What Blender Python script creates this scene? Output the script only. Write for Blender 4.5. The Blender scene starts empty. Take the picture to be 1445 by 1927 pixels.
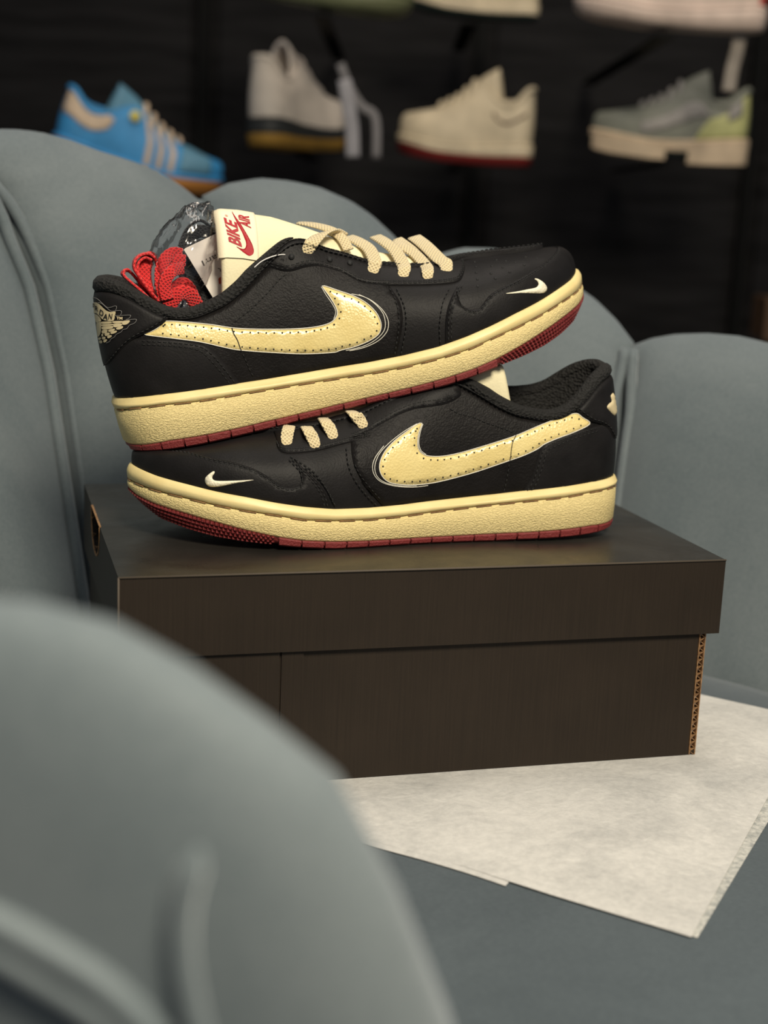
import bpy, bmesh, math, random
import numpy as np
from mathutils import Vector, Matrix
from mathutils.bvhtree import BVHTree
from mathutils.geometry import delaunay_2d_cdt

random.seed(7); np.random.seed(7)
SC = bpy.context.scene
COL = SC.collection

# ------------------------------------------------------------------ camera
CAMP = np.array([-.06667, -.70442, .30936])
YAW, PITCH, ROLL, FPX = -.28178, .21478, .04349, 2698.
FW = np.array([-np.sin(YAW)*np.cos(PITCH), np.cos(YAW)*np.cos(PITCH), -np.sin(PITCH)])
_r = np.array([np.cos(YAW), np.sin(YAW), 0.]); _u = np.cross(_r, FW)
RT = _r*np.cos(ROLL) + _u*np.sin(ROLL); UP = -_r*np.sin(ROLL) + _u*np.cos(ROLL)
cam_d = bpy.data.cameras.new('camera'); cam = bpy.data.objects.new('camera', cam_d); COL.objects.link(cam)
cam.matrix_world = Matrix(((RT[0], UP[0], -FW[0], CAMP[0]), (RT[1], UP[1], -FW[1], CAMP[1]), (RT[2], UP[2], -FW[2], CAMP[2]), (0, 0, 0, 1)))
cam_d.sensor_fit = 'VERTICAL'; cam_d.sensor_height = 36.; cam_d.lens = FPX/1927*36.
cam_d.clip_start = .02; cam_d.clip_end = 30
cam_d.dof.use_dof = True; cam_d.dof.focus_distance = .785; cam_d.dof.aperture_fstop = 6.0
SC.camera = cam

# ------------------------------------------------------------------ world, lights, exposure
SC.view_settings.view_transform = 'Standard'; SC.view_settings.look = 'None'
SC.view_settings.exposure = 0.0; SC.view_settings.gamma = 1.0; SC.view_settings.use_curve_mapping = False
W = bpy.data.worlds.new('world'); SC.world = W; W.use_nodes = True
W.node_tree.nodes['Background'].inputs[0].default_value = (.62, .70, .80, 1)
W.node_tree.nodes['Background'].inputs[1].default_value = .20

def area(name, loc, target, size, power, col, sy=None):
    l = bpy.data.lights.new(name, 'AREA'); l.energy = power; l.color = col; l.size = size
    if sy: l.shape = 'RECTANGLE'; l.size_y = sy
    o = bpy.data.objects.new(name, l); COL.objects.link(o); o.location = loc
    o.rotation_euler = (Vector(target)-Vector(loc)).to_track_quat('-Z', 'Y').to_euler()
    return o
area('ceiling_panel_light', (.20, -1.20, 1.32), (.05, -.22, .1), .45, 37, (1., .90, .72))
area('ceiling_back_light', (.15, .15, 1.95), (.15, .05, .1), .6, 5.5, (1., .95, .88))
area('display_wall_fill', (.7, .9, 2.15), (1.0, 2.2, .35), .9, 15, (1., .88, .74))

# ------------------------------------------------------------------ pixel rays
def ray(x, y): return FW + RT*((x-722.5)/FPX) - UP*((y-963.5)/FPX)
def zhit(x, y, z=0.):
    d = ray(x, y); return CAMP + d*((z-CAMP[2])/d[2])
def at_depth(x, y, dep): return CAMP + ray(x, y)*dep

# ------------------------------------------------------------------ materials
def mat(name, col, rough=.5, **k):
    m = bpy.data.materials.new(name); m.use_nodes = True
    b = m.node_tree.nodes['Principled BSDF']
    b.inputs['Base Color'].default_value = (*col, 1); b.inputs['Roughness'].default_value = rough
    for a, v in k.items(): b.inputs[a.replace('_', ' ')].default_value = v
    return m
def nd(m, t, **k):
    n = m.node_tree.nodes.new(t)
    for a, v in k.items(): setattr(n, a, v)
    return n
def lk(m, a, b): m.node_tree.links.new(a, b)
def coords(m, scale=(1, 1, 1), kind='Object', rot=(0, 0, 0)):
    t = nd(m, 'ShaderNodeTexCoord'); mp = nd(m, 'ShaderNodeMapping'); lk(m, t.outputs[kind], mp.inputs[0])
    mp.inputs['Scale'].default_value = scale; mp.inputs['Rotation'].default_value = rot
    return mp.outputs[0]
def noise(m, co, scale, detail=3, rough=.5, dist=0):
    n = nd(m, 'ShaderNodeTexNoise'); lk(m, co, n.inputs['Vector']); n.inputs['Scale'].default_value = scale
    n.inputs['Detail'].default_value = detail; n.inputs['Roughness'].default_value = rough; n.inputs['Distortion'].default_value = dist
    return n.outputs['Fac']
def vor(m, co, scale, feat='F1'):
    n = nd(m, 'ShaderNodeTexVoronoi', feature=feat); lk(m, co, n.inputs['Vector']); n.inputs['Scale'].default_value = scale
    return n.outputs['Distance']
def mth(m, op, a, b):
    n = nd(m, 'ShaderNodeMath', operation=op)
    for i, v in enumerate((a, b)):
        if isinstance(v, (int, float)): n.inputs[i].default_value = v
        else: lk(m, v, n.inputs[i])
    return n.outputs[0]
def bump(m, h, strength, dist):
    b = nd(m, 'ShaderNodeBump'); b.inputs['Strength'].default_value = strength; b.inputs['Distance'].default_value = dist
    lk(m, h, b.inputs['Height']); lk(m, b.outputs[0], m.node_tree.nodes['Principled BSDF'].inputs['Normal'])
def ramp(m, fac, stops, to='Base Color'):
    r = nd(m, 'ShaderNodeValToRGB'); e = r.color_ramp.elements
    while len(e) < len(stops): e.new(.5)
    for i, (p, c) in enumerate(stops):
        e[i].position = p; e[i].color = (*c, 1) if hasattr(c, '__len__') else (c, c, c, 1)
    lk(m, fac, r.inputs[0])
    if to: lk(m, r.outputs[0], m.node_tree.nodes['Principled BSDF'].inputs[to])
    return r.outputs[0]
M = {}
def leather(name, col, rough=.45, s=1.):
    m = mat(name, col, rough, Specular_IOR_Level=.14); co = coords(m)
    h = mth(m, 'ADD', mth(m, 'MULTIPLY', vor(m, co, 900), .5), mth(m, 'MULTIPLY', noise(m, co, 300, 4, .6, 1.2), 1.1))
    bump(m, h, .42*s, .0006)
    ramp(m, noise(m, co, 60, 3), [(.3, [c*.8 for c in col]), (.7, [c*1.3 for c in col])])
    return m
M['leather'] = leather('black_tumbled_leather', (.0085, .0075, .0075), .5)
M['smooth'] = leather('black_smooth_leather', (.010, .0092, .0095), .5, .45)
M['dark'] = mat('black_thread', (.006, .006, .006), .7)
m = M['knit'] = mat('black_mesh_lining', (.008, .0075, .007), .85); co = coords(m)
bump(m, vor(m, co, 620), 1., .0012)
m = M['mid'] = mat('cream_rubber', (.83, .67, .31), .5)
co = coords(m, (1, 1, 1), 'UV')
w = nd(m, 'ShaderNodeTexWave', wave_type='BANDS', bands_direction='Y'); lk(m, co, w.inputs[0])
w.inputs['Scale'].default_value = 300; w.inputs['Distortion'].default_value = 12; w.inputs['Detail'].default_value = 2
w.inputs['Detail Scale'].default_value = 3.2; w.inputs['Detail Roughness'].default_value = .6
co2 = coords(m, (620, 1350, 1), 'UV', (0, 0, .30)); n2 = noise(m, co2, 1., 2, .5, .6)
r_ = ramp(m, n2, [(.38, 0.), (.62, 1.)], None)
bump(m, mth(m, 'ADD', mth(m, 'MULTIPLY', r_, .8), mth(m, 'MULTIPLY', w.outputs[0], .2)), .8, .0005)
m = M['midsmooth'] = mat('cream_rubber_smooth', (.80, .655, .33), .48); co = coords(m)
ramp(m, noise(m, co, 45, 3), [(.3, (.78, .62, .28)), (.6, (.85, .70, .34))]); bump(m, noise(m, co, 260, 3), .25, .0005)
m = M['red'] = mat('oxblood_rubber', (.20, .026, .026), .55); co = coords(m)
bump(m, noise(m, co, 900, 3, .6), .8, .0008)
m = M['patent'] = mat('cream_patent_leather', (.80, .63, .24), .32, Coat_Weight=.4, Coat_Roughness=.15); co = coords(m)
bump(m, mth(m, 'ADD', vor(m, co, 800), noise(m, co, 300, 3)), .35, .0005)
ramp(m, noise(m, co, 50, 2), [(.3, (.76, .60, .24)), (.7, (.84, .69, .31))])
M['whiteline'] = mat('white_edge_paint', (.75, .72, .62), .5)
m = M['embroid'] = mat('cream_embroidery', (.86, .80, .62), .6); co = coords(m, (1, 1, 1)); bump(m, noise(m, co, 900, 2), .6, .0008)
m = M['lace'] = mat('cream_flat_lace', (.72, .58, .33), .85, Sheen_Weight=.3); co = coords(m, (1, 1, 1), 'UV')
w = nd(m, 'ShaderNodeTexWave', wave_type='BANDS', bands_direction='DIAGONAL'); lk(m, co, w.inputs[0]); w.inputs['Scale'].default_value = 260
w2 = nd(m, 'ShaderNodeTexWave', wave_type='BANDS', bands_direction='DIAGONAL'); lk(m, coords(m, (-1, 1, 1), 'UV'), w2.inputs[0]); w2.inputs['Scale'].default_value = 260
hh = mth(m, 'MAXIMUM', w.outputs[0], w2.outputs[0]); bump(m, hh, 1., .0007)
ramp(m, hh, [(.2, (.66, .52, .28)), (.8, (.80, .66, .39))])
def lace_mat(name, dark, lite):
    m = mat(name, lite, .8, Sheen_Weight=.2)
    a = nd(m, 'ShaderNodeTexWave', wave_type='BANDS', bands_direction='DIAGONAL'); lk(m, coords(m, (1, 1, 1), 'UV'), a.inputs[0]); a.inputs['Scale'].default_value = 260
    b = nd(m, 'ShaderNodeTexWave', wave_type='BANDS', bands_direction='DIAGONAL'); lk(m, coords(m, (-1, 1, 1), 'UV'), b.inputs[0]); b.inputs['Scale'].default_value = 260
    h = mth(m, 'MAXIMUM', a.outputs[0], b.outputs[0]); bump(m, h, 1., .0007); ramp(m, h, [(.2, dark), (.8, lite)]); return m
M['redlace'] = lace_mat('red_lace_weave', (.50, .008, .010), (.70, .02, .02))
M['blacklace'] = lace_mat('black_lace_weave', (.004, .004, .004), (.015, .015, .016))
m = M['tongue'] = mat('cream_tongue_fabric', (.84, .76, .50), .75); co = coords(m); bump(m, noise(m, co, 700, 3), .35, .0006)
m = M['label'] = mat('cream_satin_label', (.88, .78, .56), .6); co = coords(m); bump(m, noise(m, co, 1200, 2), .25, .0004)
M['redprint'] = mat('red_print', (.40, .002, .012), .6)
M['orangeprint'] = mat('orange_red_print', (.48, .07, .03), .6)
M['ink'] = mat('grey_ink', (.10, .09, .08), .6)
M['logo'] = mat('beige_logo_print', (.60, .50, .30), .5)
M['greyline'] = mat('grey_outline_print', (.20, .19, .18), .5)
M['card'] = mat('white_card', (.86, .80, .72), .6)
M['string'] = mat('white_tag_string', (.75, .73, .70), .4)
# bag film
m = M['film'] = bpy.data.materials.new('clear_bag_film'); m.use_nodes = True; nt = m.node_tree; nt.nodes.clear()
o_ = nd(m, 'ShaderNodeOutputMaterial'); mx = nd(m, 'ShaderNodeMixShader'); tr = nd(m, 'ShaderNodeBsdfTransparent'); gl = nd(m, 'ShaderNodeBsdfGlossy')
tr.inputs[0].default_value = (.95, .95, .96, 1); gl.inputs['Roughness'].default_value = .12; gl.inputs[0].default_value = (1, .97, .93, 1)
lw = nd(m, 'ShaderNodeLayerWeight'); lw.inputs[0].default_value = .30
lk(m, mth(m, 'ADD', mth(m, 'MULTIPLY', lw.outputs['Fresnel'], .6), .045), mx.inputs[0]); lk(m, tr.outputs[0], mx.inputs[1]); lk(m, gl.outputs[0], mx.inputs[2]); lk(m, mx.outputs[0], o_.inputs[0])
# velvet
def velvet(name, a, b):
    m = mat(name, a, .8, Sheen_Weight=.55, Sheen_Roughness=.4); co = coords(m)
    m.node_tree.nodes['Principled BSDF'].inputs['Sheen Tint'].default_value = (.85, .9, .95, 1)
    f = mth(m, 'ADD', mth(m, 'MULTIPLY', noise(m, co, 7, 4, .6, .8), .7), mth(m, 'MULTIPLY', noise(m, co, 420, 2), .3))
    ramp(m, f, [(.35, a), (.68, b)]); bump(m, noise(m, co, 900, 2), .25, .0006); return m
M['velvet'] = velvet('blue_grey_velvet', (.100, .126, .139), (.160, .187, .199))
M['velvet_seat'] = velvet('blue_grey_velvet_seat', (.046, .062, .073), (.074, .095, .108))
m = M['box'] = mat('black_corrugated_card', (.026, .021, .017), .6, Specular_IOR_Level=.25); co = coords(m, (1, 1, .02))
s1 = noise(m, co, 900, 2); n3 = noise(m, coords(m), 25, 4)
ramp(m, mth(m, 'ADD', mth(m, 'MULTIPLY', s1, .5), mth(m, 'MULTIPLY', n3, .5)), [(.3, (.0175, .0122, .0083)), (.7, (.0255, .0178, .012))])
bump(m, mth(m, 'ADD', s1, mth(m, 'MULTIPLY', noise(m, coords(m), 1500, 2), .4)), .25, .0005)
m = M['boxtop'] = mat('black_card_lid_top', (.020, .018, .016), .42); co = coords(m)
ramp(m, noise(m, co, 22, 5, .6, .8), [(.35, .27), (.65, .42)], 'Roughness')
ramp(m, noise(m, co, 16, 4, .55, .5), [(.35, (.013, .012, .011)), (.7, (.030, .026, .021))])
bump(m, noise(m, co, 1300, 2), .2, .0004)
m = M['kraft'] = mat('brown_kraft_edge', (.28, .15, .065), .8); co = coords(m); ramp(m, noise(m, co, 400, 2), [(.3, (.17, .09, .04)), (.7, (.36, .20, .09))])
m = M['tissue'] = mat('white_tissue_paper', (.80, .77, .70), .75, Subsurface_Weight=.0); co = coords(m)
ramp(m, mth(m, 'ADD', mth(m, 'MULTIPLY', noise(m, co, 14, 4, .6, .6), .6), mth(m, 'MULTIPLY', noise(m, co, 230, 4, .7), .4)), [(.36, (.43, .425, .41)), (.62, (.62, .605, .575))])
bump(m, noise(m, co, 55, 4, .55, .5), .35, .004)
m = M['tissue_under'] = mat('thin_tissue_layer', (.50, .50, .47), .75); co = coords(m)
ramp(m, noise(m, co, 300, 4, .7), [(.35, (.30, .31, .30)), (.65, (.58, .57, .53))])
# background
m = M['wall'] = mat('black_display_wall', (.008, .0075, .008), .7, Specular_IOR_Level=.15); co = coords(m, (1, 1, 9))
ramp(m, noise(m, co, 5, 4), [(.35, (.0035, .0032, .0036)), (.7, (.013, .0122, .013))])
M['rail'] = mat('black_steel_rail', (.003, .003, .003), .6, Specular_IOR_Level=.1)
M['floor'] = mat('grey_shop_floor', (.10, .10, .10), .5)
def plain(n, c, r=.6, **k):
    m = mat(n, c, r, **k); co = coords(m); ramp(m, noise(m, co, 35, 3), [(.3, [x*.85 for x in c]), (.7, [min(1, x*1.1) for x in c])]); return m

# ------------------------------------------------------------------ mesh helpers
INV = {}
def thing(name, label, cat, Mx=None, group=None):
    e = bpy.data.objects.new(name, None); COL.objects.link(e); e.empty_display_size = .02
    Mx = Mx or Matrix.Identity(4); e.matrix_world = Mx; INV[e.name] = Mx.inverted()
    e['label'] = label; e['category'] = cat
    if group: e['group'] = group
    return e
def tag(o, label, cat, group=None):
    o['label'] = label; o['category'] = cat
    if group: o['group'] = group
    return o
def mo(name, V, F, material, parent=None, smooth=True, uv=None, origin=None, root=None, recalc=True, label=None, kind=None):
    """one mesh object from world-space vertices; parent may be a thing or a part of `root`."""
    me = bpy.data.meshes.new(name)
    V = np.asarray(V, float).reshape(-1, 3)
    if parent is not None:
        Mi = np.array(INV[(root or parent).name]); V = V@Mi[:3, :3].T + Mi[:3, 3]
    elif origin is not None: V = V-np.array(origin)
    me.from_pydata(V.tolist(), [], [list(map(int, f)) for f in F])
    if uv is not None:
        ul = me.uv_layers.new(name='UVMap'); li = np.empty(len(me.loops), int); me.loops.foreach_get('vertex_index', li)
        ul.data.foreach_set('uv', np.asarray(uv, float)[li].ravel())
    if recalc:
        bm = bmesh.new(); bm.from_mesh(me); bmesh.ops.recalc_face_normals(bm, faces=bm.faces); bm.to_mesh(me); bm.free()
    if smooth: me.polygons.foreach_set('use_smooth', [True]*len(me.polygons))
    me.materials.append(material); me.update()
    o = bpy.data.objects.new(name, me); COL.objects.link(o)
    if parent is not None: o.parent = parent
    elif origin is not None: o.location = origin
    if label: o['label'] = label
    if kind: o['kind'] = kind
    return o
class MB:
    def __init__(s): s.V = []; s.F = []; s.U = []; s.n = 0
    def add(s, V, F, U=None):
        V = np.asarray(V, float).reshape(-1, 3); s.V.append(V); s.F += [[i+s.n for i in f] for f in F]
        s.U.append(np.zeros((len(V), 2)) if U is None else np.asarray(U)); s.n += len(V); return s
    def build(s, name, material, parent=None, **k):
        return mo(name, np.vstack(s.V), s.F, material, parent, uv=np.vstack(s.U), **k)
def box_vf(o, a, b, c):
    """box from corner o and edge vectors a,b,c"""
    o, a, b, c = map(lambda q: np.array(q, float), (o, a, b, c))
    V = [o, o+a, o+a+b, o+b, o+c, o+a+c, o+a+b+c, o+b+c]
    return V, [(0, 3, 2, 1), (4, 5, 6, 7), (0, 1, 5, 4), (1, 2, 6, 5), (2, 3, 7, 6), (3, 0, 4, 7)]
def grid_faces(n, m, wrapi=False, wrapj=False):
    F = []
    for i in range(n if wrapi else n-1):
        for j in range(m if wrapj else m-1):
            a, b = (i+1) % n, (j+1) % m
            F.append((i*m+j, a*m+j, a*m+b, i*m+b))
    return F
def catmull(P, n=8, closed=False):
    P = np.asarray(P, float); m = len(P); out = []
    idx = lambda i: P[i % m] if closed else P[min(max(i, 0), m-1)]
    for i in range(m if closed else m-1):
        p0, p1, p2, p3 = idx(i-1), idx(i), idx(i+1), idx(i+2)
        for k in range(n):
            t = k/n; out.append(.5*((2*p1)+(p2-p0)*t+(2*p0-5*p1+4*p2-p3)*t*t+(3*p1-p0-3*p2+p3)*t**3))
    if not closed: out.append(P[-1])
    return np.array(out)
def resample(P, step, closed=False):
    P = np.asarray(P, float)
    if closed: P = np.vstack([P, P[:1]])
    d = np.r_[0, np.cumsum(np.linalg.norm(np.diff(P, axis=0), axis=1))]
    n = max(2, int(round(d[-1]/step))+1); t = np.linspace(0, d[-1], n)
    Q = np.stack([np.interp(t, d, P[:, k]) for k in range(P.shape[1])], 1)
    return Q[:-1] if closed else Q
def frames(P, closed=False):
    T = np.gradient(P, axis=0) if not closed else (np.roll(P, -1, 0)-np.roll(P, 1, 0))
    return T/np.maximum(np.linalg.norm(T, axis=1, keepdims=True), 1e-12)
def tube(P, r, k=8, closed=False, ref=(0.13, .21, .97)):
    P = np.asarray(P, float); T = frames(P, closed); n = len(P); V = []
    r = np.broadcast_to(r, (n,)); A = np.cross(T[0], ref); A /= np.linalg.norm(A)
    for i in range(n):
        A = A-T[i]*(A@T[i]); A /= np.linalg.norm(A); B = np.cross(T[i], A)
        for j in range(k):
            a = 2*math.pi*j/k; V.append(P[i]+r[i]*(A*math.cos(a)+B*math.sin(a)))
    F = grid_faces(n, k, closed, True)
    if not closed: F += [tuple(range(k)), tuple(range((n-1)*k, n*k))]
    return V, F
def ribbon(P, wdir, width, thick, k=10, caps=True):
    """flat lace: rounded oblong section swept along P, width along wdir"""
    P = np.asarray(P, float); T = frames(P); n = len(P); V = []; U = []; L = 0
    wd = np.broadcast_to(np.asarray(wdir, float), (n, 3)); width = np.broadcast_to(width, (n,))
    for i in range(n):
        if i: L += np.linalg.norm(P[i]-P[i-1])
        A = wd[i]-T[i]*(wd[i]@T[i]); A /= np.linalg.norm(A); B = np.cross(T[i], A)
        for j in range(k):
            a = 2*math.pi*(j+.5)/k; c, s = math.cos(a), math.sin(a)
            x = np.sign(c)*abs(c)**.6*width[i]/2; y = np.sign(s)*abs(s)**.7*thick/2
            V.append(P[i]+A*x+B*y); U.append((x, L))
    F = grid_faces(n, k, False, True)
    if caps: F += [tuple(range(k)), tuple(range((n-1)*k, n*k))]
    return V, F, U
def inside(P, x, y):
    c = False; j = len(P)-1
    for i in range(len(P)):
        if (P[i][1] > y) != (P[j][1] > y) and x < (P[j][0]-P[i][0])*(y-P[i][1])/(P[j][1]-P[i][1])+P[i][0]: c = not c
        j = i
    return c
def tri2d(poly, step):
    """triangulate a closed 2-D polygon with interior points; returns pts, tris, ring indices"""
    poly = [tuple(p) for p in poly]; n = len(poly); pts = list(poly)
    A = np.array(poly); lo, hi = A.min(0), A.max(0)
    y = lo[1]+step*.5; k = 0
    while y < hi[1]:
        x = lo[0]+step*(.5 if k % 2 else .9)
        while x < hi[0]:
            if inside(poly, x, y) and np.min(np.hypot(A[:, 0]-x, A[:, 1]-y)) > step*.55: pts.append((x, y))
            x += step
        y += step*.87; k += 1
    v, e, f, ov, oe, of = delaunay_2d_cdt([Vector(p) for p in pts], [(i, (i+1) % n) for i in range(n)], [], 1, 1e-9)
    ring = [None]*n
    for i, o in enumerate(ov):
        for q in o:
            if q < n: ring[q] = i
    return np.array([tuple(p) for p in v]), [tuple(t) for t in f], [r for r in ring if r is not None]
def text_mesh(s, bold=0.):
    c = bpy.data.curves.new('t', 'FONT'); c.body = s; c.offset = bold; c.resolution_u = 3
    o = bpy.data.objects.new('t', c); COL.objects.link(o); dg = bpy.context.evaluated_depsgraph_get(); dg.update()
    me = bpy.data.meshes.new_from_object(o.evaluated_get(dg)); V = np.array([v.co[:] for v in me.vertices]); F = [tuple(p.vertices) for p in me.polygons]
    bpy.data.objects.remove(o); bpy.data.curves.remove(c); bpy.data.meshes.remove(me)
    return V[:, :2], F

# ------------------------------------------------------------------ the low sneaker
CP = [(0, 0), (.004, .018), (.018, .031), (.045, .036), (.09, .036), (.13, .040), (.17, .048), (.205, .052), (.235, .049), (.26, .040), (.282, .024), (.294, .006), (.296, -.006), (.290, -.022), (.272, -.038), (.25, -.044), (.21, -.048), (.17, -.043), (.13, -.036), (.09, -.034), (.045, -.035), (.018, -.030), (.004, -.017)]
OUT0 = catmull(CP, 24, True)*np.array([.9815, 1.0029])
TS = [0, .009, .024, .041, .062, .084, .104, .125, .14, .16, .18, .198, .214, .23, .247, .262, .278, .287, .2908]
TW = dict(bot=[5, 4.2, 2.8, 1.6, .8, 0, 0, 0, 0, 0, 0, 1.4, 3., 4, 5.6, 8, 11.5, 16, 19],
          mb=[9, 8.2, 8.0, 6.5, 5.2, 4.4, 3.9, 3.7, 3.6, 3.8, 4.3, 5.6, 8., 11.2, 15, 18, 20.8, 23, 25],
          gr=[28.6, 29.5, 28.5, 26, 24.0, 21.8, 20, 18.1, 16.8, 16., 16.2, 17.3, 20, 22, 24.4, 26.7, 28.4, 29.5, 30],
          top=[35.2, 35.3, 34.3, 32.4, 30.2, 27.7, 26, 24.4, 23.2, 22.5, 22.6, 24.4, 26.7, 29.4, 31.7, 34.1, 36.3, 38, 38.8])
def wt(k, s): return np.interp(s, TS, TW[k])*.001
# collar / throat edge: sB -> (s, v, w)
TL = np.array([(0, .0085, 0, .0955), (.003, .0100, .009, .0965), (.009, .0140, .0145, .0955), (.018, .021, .019, .0915), (.027, .0284, .0235, .0840), (.036, .0362, .026, .0762), (.045, .0453, .0275, .0717), (.056, .0556, .028, .0706), (.072, .0722, .028, .0735), (.084, .0841, .0265, .0788), (.095, .0947, .0245, .0856), (.104, .1037, .0225, .0908), (.114, .114, .0205, .0966), (.1195, .1196, .0195, .0978), (.1265, .1265, .0185, .0958), (.1345, .1345, .018, .089), (.144, .1441, .018, .0842), (.154, .1538, .0175, .0784), (.161, .1606, .0175, .0745), (.185, .1847, .016, .0668), (.200, .200, .013, .0645), (.210, .2104, .008, .0633), (.216, .2149, .003, .063), (.222, .219, .0, .0628), (.240, .232, -.002, .0602), (.258, .244, -.005, .0580), (.272, .256, -.006, .0564), (.282, .263, -.006, .0556), (.2910, .268, -.006, .0552)])
EXTRA = .007   # the medial collar stands a little higher

class Pose:
    def __init__(s, O, yaw, pitch, roll, sd):
        F0 = np.array([-np.cos(yaw)*sd, -np.sin(yaw)*sd, 0.]); N0 = np.array([np.sin(yaw), -np.cos(yaw), 0.]); Z = np.array([0, 0, 1.])
        s.F = F0*np.cos(pitch)+Z*np.sin(pitch); W1 = -F0*np.sin(pitch)+Z*np.cos(pitch)
        s.N = N0*np.cos(roll)+W1*np.sin(roll); s.W = -N0*np.sin(roll)+W1*np.cos(roll); s.O = np.array(O, float); s.sd = sd
        s.k = 1.
    def w(s, q):
        q = np.asarray(q, float)*s.k; return s.O+q[..., 0:1]*s.F+q[..., 1:2]*s.N+q[..., 2:3]*s.W
    def mid(s, px, v=0.):
        d = ray(*px); P = s.O+v*s.N; X = CAMP+d*(((P-CAMP)@s.N)/(d@s.N))-s.O; return np.array([X@s.F, v, X@s.W])
    def matrix(s):
        Y = s.N*s.sd  # right-handed: F x Y = W
        if np.cross(s.F, Y)@s.W < 0: Y = -Y
        return Matrix(((s.F[0], Y[0], s.W[0], s.O[0]), (s.F[1], Y[1], s.W[1], s.O[1]), (s.F[2], Y[2], s.W[2], s.O[2]), (0, 0, 0, 1)))

class Sneaker:
    """geometry of one sneaker: outline, lofted upper G[i,j] (local), evaluators"""
    def __init__(s, pose, N=288, NT=30, clamp=None, tl=None, high=1., toe=1.):
        s.p = pose; s.N = N; s.NT = NT; s.clamp = clamp
        s.out = resample(OUT0, np.linalg.norm(np.diff(np.vstack([OUT0, OUT0[:1]]), axis=0), axis=1).sum()/N, True)[:N]
        s.N = N = len(s.out)
        T = np.roll(s.out, -1, 0)-np.roll(s.out, 1, 0); T /= np.linalg.norm(T, axis=1, keepdims=True)
        s.n2 = np.stack([-T[:, 1], T[:, 0]], 1)       # outward
        if s.n2[N//4][1] < 0: s.n2 = -s.n2
        s.itoe = int(np.argmax(s.out[:, 0])); s.per = .70
        tb = TL if tl is None else tl
        G = np.zeros((N, NT+1, 3)); s.ring = np.zeros((N, 3))
        for i in range(N):
            sb, vb = s.out[i]; lat = i <= s.itoe
            t4 = np.array([np.interp(sb, tb[:, 0], tb[:, k]) for k in (1, 2, 3)])
            if not lat:
                vc = np.interp(sb, [.20, .23], [0, 1]); t4[1] = -t4[1]*(1-vc)+t4[1]*vc
                t4[2] += EXTRA*math.exp(-((sb-.05)/.028)**2)
            t4[2] = t4[2]*high
            P3 = t4; ins = .0035
            P0 = np.array([sb-s.n2[i][0]*ins, vb-s.n2[i][1]*ins, wt('top', sb)-.003])
            H = P3[2]-P0[2]; g = float(np.interp(sb, [.12, .215, .25], [0, .6, 1.]))
            hz = np.array([P0[0]-P3[0], P0[1]-P3[1], 0.])
            out = np.array([s.n2[i][0], s.n2[i][1], 0])
            hb = float(np.interp(sb, [0, .02, .05], [1, .5, 0]))
            P1 = P0+np.array([0, 0, H*(.42+.38*g)])+out*(.0018+.0012*g)-out*.0*hb
            P2 = P3+hz*(.55+.22*g)*(1-hb)+np.array([0, 0, -H*.33*(1-g)])+out*.0035*(1-g)*(1-hb)-np.array([.0045, 0, 0])*hb
            t = np.linspace(0, 1, NT+1)[:, None]
            G[i] = (1-t)**3*P0+3*(1-t)**2*t*P1+3*(1-t)*t*t*P2+t**3*P3
            s.ring[i] = P3
        # smooth along stations
        for _ in range(3): G = (np.roll(G, 1, 0)+2*G+np.roll(G, -1, 0))/4
        s.G = s.cl(G); s.ring = s.G[:, -1].copy()
        a = s.itoe
        s.GW = s.p.w(s.G)
        V = s.GW.reshape(-1, 3); s.F = grid_faces(N, NT+1, True, False)
        s.bvh = BVHTree.FromPolygons(V.tolist(), s.F)
        # vertex normals (world), outward
        da = np.roll(s.GW, -1, 0)-np.roll(s.GW, 1, 0); dt = np.gradient(s.GW, axis=1)
        n = np.cross(da, dt); n /= np.maximum(np.linalg.norm(n, axis=2, keepdims=True), 1e-12)
        cen = s.p.w(np.array([.15, 0, .03])); k = (N//8, NT//3)
        if n[k]@(s.GW[k]-cen) < 0: n = -n
        s.NW = n
    def cl(s, q):
        return q if s.clamp is None else s.clamp(q)
    def sample(s, A, i, t):
        i = i % s.N; i0 = int(i); fi = i-i0; i1 = (i0+1) % s.N; t = min(max(t, 0), 1)*s.NT; j0 = min(int(t), s.NT-1); fj = t-j0
        return (A[i0, j0]*(1-fi)+A[i1, j0]*fi)*(1-fj)+(A[i0, j0+1]*(1-fi)+A[i1, j0+1]*fi)*fj
    def S(s, q, off=0.):
        """surface point at param q=(x = station/N*per, y = t*.1)"""
        i = q[0]/s.per*s.N; t = q[1]/.1; return s.sample(s.GW, i, t)+off*s.sample(s.NW, i, t)
    def param(s, px, clampto=None):
        """pixel -> surface parameters through a camera ray; slides toward clampto until it hits"""
        x, y = px; c = clampto if clampto is not None else (650, 640)
        for k in range(60):
            d = Vector(ray(x, y)).normalized(); h = s.bvh.ray_cast(Vector(CAMP), d)
            if h[0] is not None: break
            D = math.hypot(c[0]-x, c[1]-y) or 1; x += (c[0]-x)/D*1.5; y += (c[1]-y)/D*1.5
        loc, no, fi, dist = h; i, j = divmod(fi, s.NT); P = np.array(loc)
        a, b, c_, d_ = s.GW[i, j], s.GW[(i+1) % s.N, j], s.GW[(i+1) % s.N, j+1], s.GW[i, j+1]
        u = v = .5
        for _ in range(6):
            q = a*(1-u)*(1-v)+b*u*(1-v)+c_*u*v+d_*(1-u)*v; eu = (b-a)*(1-v)+(c_-d_)*v; ev = (d_-a)*(1-u)+(c_-b)*u
            A = np.array([[eu@eu, eu@ev], [eu@ev, ev@ev]])+np.eye(2)*1e-14; r = P-q
            du = np.linalg.solve(A, [eu@r, ev@r]); u = min(max(u+du[0], 0), 1); v = min(max(v+du[1], 0), 1)
        return np.array([(i+u)/s.N*s.per, (j+v)/s.NT*.1])
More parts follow.
